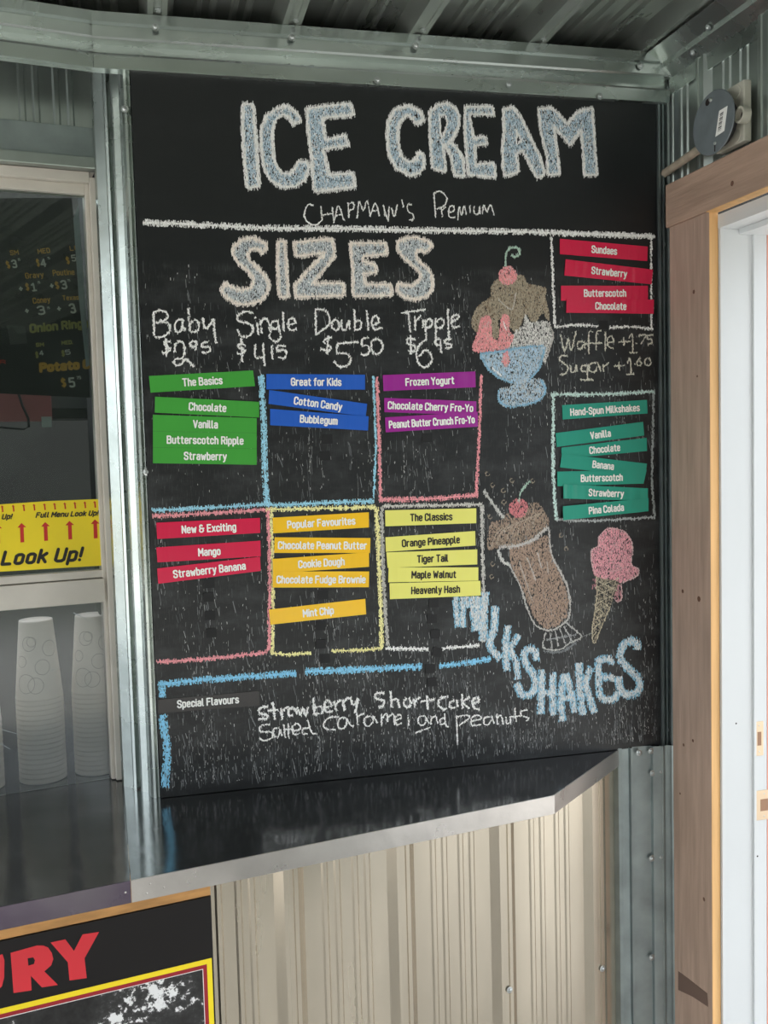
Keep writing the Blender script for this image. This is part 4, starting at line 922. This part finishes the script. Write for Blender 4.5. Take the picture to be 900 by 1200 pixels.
# worn-in grain: short pale scratches of old chalk along the wood grain below the ruled line
ck = Chalk()
n = 60000; cols = rng.uniform(.01, XB1-.01, 420); X = np.where(rng.random(n) < .55, cols[rng.integers(0, 420, n)]+rng.normal(0, .0007, n), rng.uniform(.01, XB1-.01, n)); Zv = ZB0+.022+(2.10-ZB0)*rng.random(n)**1.15
f_ = np.sin(X*23+np.sin(Zv*9)*1.7)+np.sin(X*51+2)+.8*np.sin(Zv*14+X*7)+.5*np.sin(X*130)
low = np.clip((1.35-Zv)*1.2, 0, .7)
keep = rng.random(n) < np.clip(.07+.075*f_+low*.5, .02, .8); P = np.stack([X, Zv], 1)[keep]; P = P[:15000]
third = len(P)//3
ck.flecks(P[:third], (158,160,160), w_=.42, h_=7, dz=.00005, var=.35); ck.flecks(P[third:2*third], (112,114,116), w_=.5, h_=11, dz=.00005, var=.35); ck.flecks(P[2*third:], (190,190,188), w_=.55, h_=2.4, dz=.00005, var=.3)
o = ck.build('chalk_scratches', 'pale vertical scratches of old chalk'); o['kind'] = 'stuff'

# =================================================================== MAGNETIC LABELS
def magnet_mat(name, rgb, rough=.22):
    m = bpy.data.materials.new(name); m.use_nodes = True; t = m.node_tree; b = t.nodes['Principled BSDF']
    b.inputs['Base Color'].default_value = (*lin(rgb), 1); b.inputs['Roughness'].default_value = rough; b.inputs['Specular IOR Level'].default_value = .6
    tc = t.nodes.new('ShaderNodeTexCoord'); mp = t.nodes.new('ShaderNodeMapping'); mp.inputs['Scale'].default_value = (1, 1, .18)
    n = t.nodes.new('ShaderNodeTexNoise'); n.inputs['Scale'].default_value = 42; n.inputs['Detail'].default_value = 2
    t.links.new(tc.outputs['Object'], mp.inputs[0]); t.links.new(mp.outputs[0], n.inputs['Vector'])
    bp = t.nodes.new('ShaderNodeBump'); bp.inputs['Strength'].default_value = .4; bp.inputs['Distance'].default_value = .004
    t.links.new(n.outputs['Fac'], bp.inputs['Height']); t.links.new(bp.outputs[0], b.inputs['Normal']); return m
MG = magnet_mat('green magnet', (72,164,66)); MBL = magnet_mat('blue magnet', (44,98,196)); MP = magnet_mat('purple magnet', (160,46,150)); MR = magnet_mat('crimson magnet', (214,34,76)); MT = magnet_mat('teal magnet', (48,154,132))
MA = magnet_mat('amber magnet', (250,198,40)); MY = magnet_mat('pale yellow magnet', (236,232,120)); MK_ = magnet_mat('black strip magnet', (14,15,18))
EDGE = mat('pale cut edge', (190,200,190), .6)
CW = .166/text_strokes('Butterscotch Ripple')[1]                       # metres per font unit across
layer = [0]
def magnet(z, corners, text, m, label, group, dark=False, tx=None, cap=9.6, k=0, wave=.00008):
    cs = [B.uv(*p) for p in z(parse(corners)[0])]
    off = .0012+.0014*k
    c = (sum(p[0] for p in cs)/4, sum(p[1] for p in cs)/4)
    o = empty('label_magnet', (c[0], -off, c[1]), label, 'magnet', group)
    N = 56; ph = random.uniform(0, 6); vs = []; fs = []          # the strip is slightly buckled along its length
    for i in range(N+1):
        t = i/N; wv = off+.0009+wave*(1.2+math.sin(t*52+ph+1.5*math.sin(t*9+ph))*(.6+.4*math.sin(t*7+ph))) 
        for a, b in ((0, 1), (3, 2)):
            p = (cs[a][0]+(cs[b][0]-cs[a][0])*t, cs[a][1]+(cs[b][1]-cs[a][1])*t); vs += [B.w(*p, wv), B.w(*p, off)]
    for i in range(N):
        q = 4*i; fs += [(q, q+4, q+6, q+2), (q+1, q+3, q+7, q+5), (q, q+1, q+5, q+4), (q+2, q+6, q+7, q+3)]
    fs += [(0, 2, 3, 1), (4*N, 4*N+1, 4*N+3, 4*N+2)]
    mesh_obj('strip', vs, fs, m, o)
    L = (Vector(cs[1])+Vector(cs[2]))/2-(Vector(cs[0])+Vector(cs[3]))/2; d = L.normalized()
    wd = min(text_strokes(text)[1]*CW, L.length*.93); mid = Vector(c) if tx is None else Vector(B.uv(*tx))
    nrm = Vector((-d.y, d.x)); p0 = mid-d*wd/2-nrm*.0092; p1 = p0+d*wd
    v, f = letter_geo(B, text, p0, p1, cap*.0019, off+.00120+wave*2.25, .004)
    mesh_obj('lettering', v, f, PRINTK if dark else PRINTW, o)
z1 = Zm(150,420,5.294)
G = 'green magnetic flavour labels'
magnet(z1,'130,110 775,75 787,172 140,213','The Basics',MG,'green magnetic label reading The Basics, tilted at the top of its box',G)
magnet(z1,'168,238 812,270 812,367 166,337','Chocolate',MG,'green magnetic label reading Chocolate',G,k=1)
magnet(z1,'155,350 798,370 798,462 155,452','Vanilla',MG,'green magnetic label reading Vanilla',G)
magnet(z1,'155,453 798,463 798,560 155,552','Butterscotch Ripple',MG,'green magnetic label reading Butterscotch Ripple',G)
magnet(z1,'155,553 798,561 798,660 155,650','Strawberry',MG,'green magnetic label reading Strawberry',G)
z2 = Zm(300,420,6); G = 'blue magnetic flavour labels'
magnet(z2,'72,110 765,115 765,220 72,218','Great for Kids',MBL,'blue magnetic label reading Great for Kids',G,wave=.0003)
magnet(z2,'92,222 780,320 770,410 87,320','Cotton Candy',MBL,'blue magnetic label reading Cotton Candy, sloping down to the right',G)
magnet(z2,'98,355 790,408 785,507 98,470','Bubblegum',MBL,'blue magnetic label reading Bubblegum',G,k=1,tx=(300+440/6,420+432/6))
z3 = Zm(430,420,6); G = 'purple magnetic flavour labels'
magnet(z3,'110,118 760,92 762,203 115,230','Frozen Yogurt',MP,'purple magnetic label reading Frozen Yogurt',G,wave=.0003)
magnet(z3,'120,278 767,302 767,400 122,378','Chocolate Cherry Fro-Yo',MP,'purple magnetic label reading Chocolate Cherry Fro-Yo',G)
magnet(z3,'125,415 775,375 777,480 130,520','Peanut Butter Crunch Fro-Yo',MP,'purple magnetic label reading Peanut Butter Crunch Fro-Yo',G,k=1)
z4 = Zm(640,260,6); G = 'red magnetic topping labels'
magnet(z4,'95,120 712,175 708,277 95,228','Sundaes',MR,'red magnetic label reading Sundaes at the top right of the board',G)
magnet(z4,'135,265 747,337 737,440 125,378','Strawberry',MR,'red magnetic label reading Strawberry, with white glare streaks',G,wave=.0007)
magnet(z4,'103,450 713,450 713,552 103,555','Butterscotch',MR,'red magnetic label reading Butterscotch',G)
magnet(z4,'140,540 752,548 750,648 138,640','Chocolate',MR,'red magnetic label reading Chocolate, overlapping the Butterscotch one',G,k=1,wave=.0006)
z5 = Zm(640,450,6.43); G = 'teal magnetic milkshake labels'
magnet(z5,'118,160 755,120 760,222 122,268','Hand-Spun Milkshakes',MT,'teal magnetic label reading Hand-Spun Milkshakes',G,wave=.0007,tx=(640+440/6.43,450+195/6.43))
magnet(z5,'70,370 728,285 735,388 78,475','Vanilla',MT,'teal magnetic label reading Vanilla, sloping up to the right',G)
magnet(z5,'112,480 755,405 757,505 115,565','Chocolate',MT,'teal magnetic label reading Chocolate, above the Banana one',G)
magnet(z5,'115,525 755,600 740,700 100,628','Banana',MT,'teal magnetic label reading Banana, sloping down to the right',G,k=1,tx=(640+425/6.43,450+612/6.43))
magnet(z5,'78,660 750,645 727,750 80,770','Butterscotch',MT,'teal magnetic label reading Butterscotch',G,k=2)
magnet(z5,'122,755 755,785 755,880 122,862','Strawberry',MT,'teal magnetic label reading Strawberry, with bright glare streaks',G,k=3,wave=.0008)
magnet(z5,'115,920 757,858 757,957 118,1025','Pina Colada',MT,'teal magnetic label reading Pina Colada, lowest in its box',G,k=5,wave=.00015)
z6 = Zm(160,580,5.294); G = 'crimson magnetic flavour labels'
magnet(z6,'122,172 765,142 767,235 128,273','New & Exciting',MR,'crimson magnetic label reading New & Exciting',G)
magnet(z6,'122,325 768,283 770,380 130,418','Mango',MR,'crimson magnetic label reading Mango',G)
magnet(z6,'127,455 765,382 770,470 135,550','Strawberry Banana',MR,'crimson magnetic label reading Strawberry Banana',G,k=1)
z7 = Zm(300,580,5.453); G = 'amber magnetic flavour labels'
magnet(z7,'105,145 720,110 720,207 110,245','Popular Favourites',MA,'amber magnetic label reading Popular Favourites',G)
magnet(z7,'118,270 730,275 727,370 115,370','Chocolate Peanut Butter',MA,'amber magnetic label reading Chocolate Peanut Butter',G)
magnet(z7,'105,408 720,365 720,458 108,500','Cookie Dough',MA,'amber magnetic label reading Cookie Dough',G,k=1)
magnet(z7,'108,487 720,487 718,588 105,590','Chocolate Fudge Brownie',MA,'amber magnetic label reading Chocolate Fudge Brownie',G,k=2)
magnet(z7,'82,732 697,663 703,762 92,828','Mint Chip',MA,'amber magnetic label reading Mint Chip, apart below the others',G)
z8 = Zm(430,580,5.453); G = 'pale yellow magnetic flavour labels'
magnet(z8,'115,98 697,85 697,180 117,200','The Classics',MY,'pale yellow magnetic label reading The Classics',G,dark=True)
magnet(z8,'117,270 690,230 692,323 120,363','Orange Pineapple',MY,'pale yellow magnetic label reading Orange Pineapple',G,dark=True)
magnet(z8,'122,366 702,347 702,443 130,465','Tiger Tail',MY,'pale yellow magnetic label reading Tiger Tail',G,dark=True,k=1)
magnet(z8,'138,463 710,462 710,547 135,558','Maple Walnut',MY,'pale yellow magnetic label reading Maple Walnut',G,dark=True)
magnet(z8,'142,563 722,548 725,642 145,665','Heavenly Hash',MY,'pale yellow magnetic label reading Heavenly Hash',G,dark=True,k=1)
magnet(Zm(160,750,3),'76,209 431,178 433,230 76,257','Special Flavours',MK_,'black magnetic label reading Special Flavours at the lower left',None,tx=(160+252/3,750+216/3))
SPOTS = [(383.5,514.5,0,'upper of two small black square magnets under the Bubblegum label'),(380.5,534,2,'lower of two small black square magnets under the Bubblegum label'),(500.8,513,0,'small black square magnet under the Peanut Butter Crunch label'),
 (245,683.5,0,'small black square magnet touching the Strawberry Banana label'),(244,699.6,0,'second small black square magnet below the Strawberry Banana label'),(246,721,-3,'third small black square magnet below the Strawberry Banana label'),(247.5,741.5,0,'lowest small black square magnet below the Strawberry Banana label'),
 (378.5,697,0,'small black square magnet between the Fudge Brownie and Mint Chip labels'),(375.7,733,0,'small black square magnet touching the underside of the Mint Chip label'),(375.7,754.6,0,'small black square magnet in the gap of the yellow box bottom line'),(380.7,771.6,0,'small black square magnet just above the blue band, under the yellow box'),
 (508,706.5,0,'small black square magnet just under the Heavenly Hash label'),(506,725,0,'second small black square magnet below the Heavenly Hash label'),(509.8,742.8,-3,'third small black square magnet below the Heavenly Hash label'),(512,764,-14,'twisted small black square magnet at the white box bottom line'),
 (504,783.6,0,'small black square magnet in the gap of the blue chalk band'),(506,799,0,'small black square magnet above the word Shortcake, lowest of its column'),(706.7,381,0,'small black square magnet in the bottom line of the sundae box')]
for px, py, a_, lb in SPOTS:
    u, v = B.uv(px, py); s = 5.6*MM; t = math.radians(a_)
    cs = [(u+s*(sx*math.cos(t)-sz*math.sin(t))*1.05, v+s*(sx*math.sin(t)+sz*math.cos(t))*.95) for sx, sz in ((-1,1),(1,1),(1,-1),(-1,-1))]
    o = prism('square_magnet', [B.w(*p, .0009) for p in cs], (0,0,0), (0,-.0012,0), BLKMAG)
    tag(o, lb, 'magnet', 'small black square magnets')
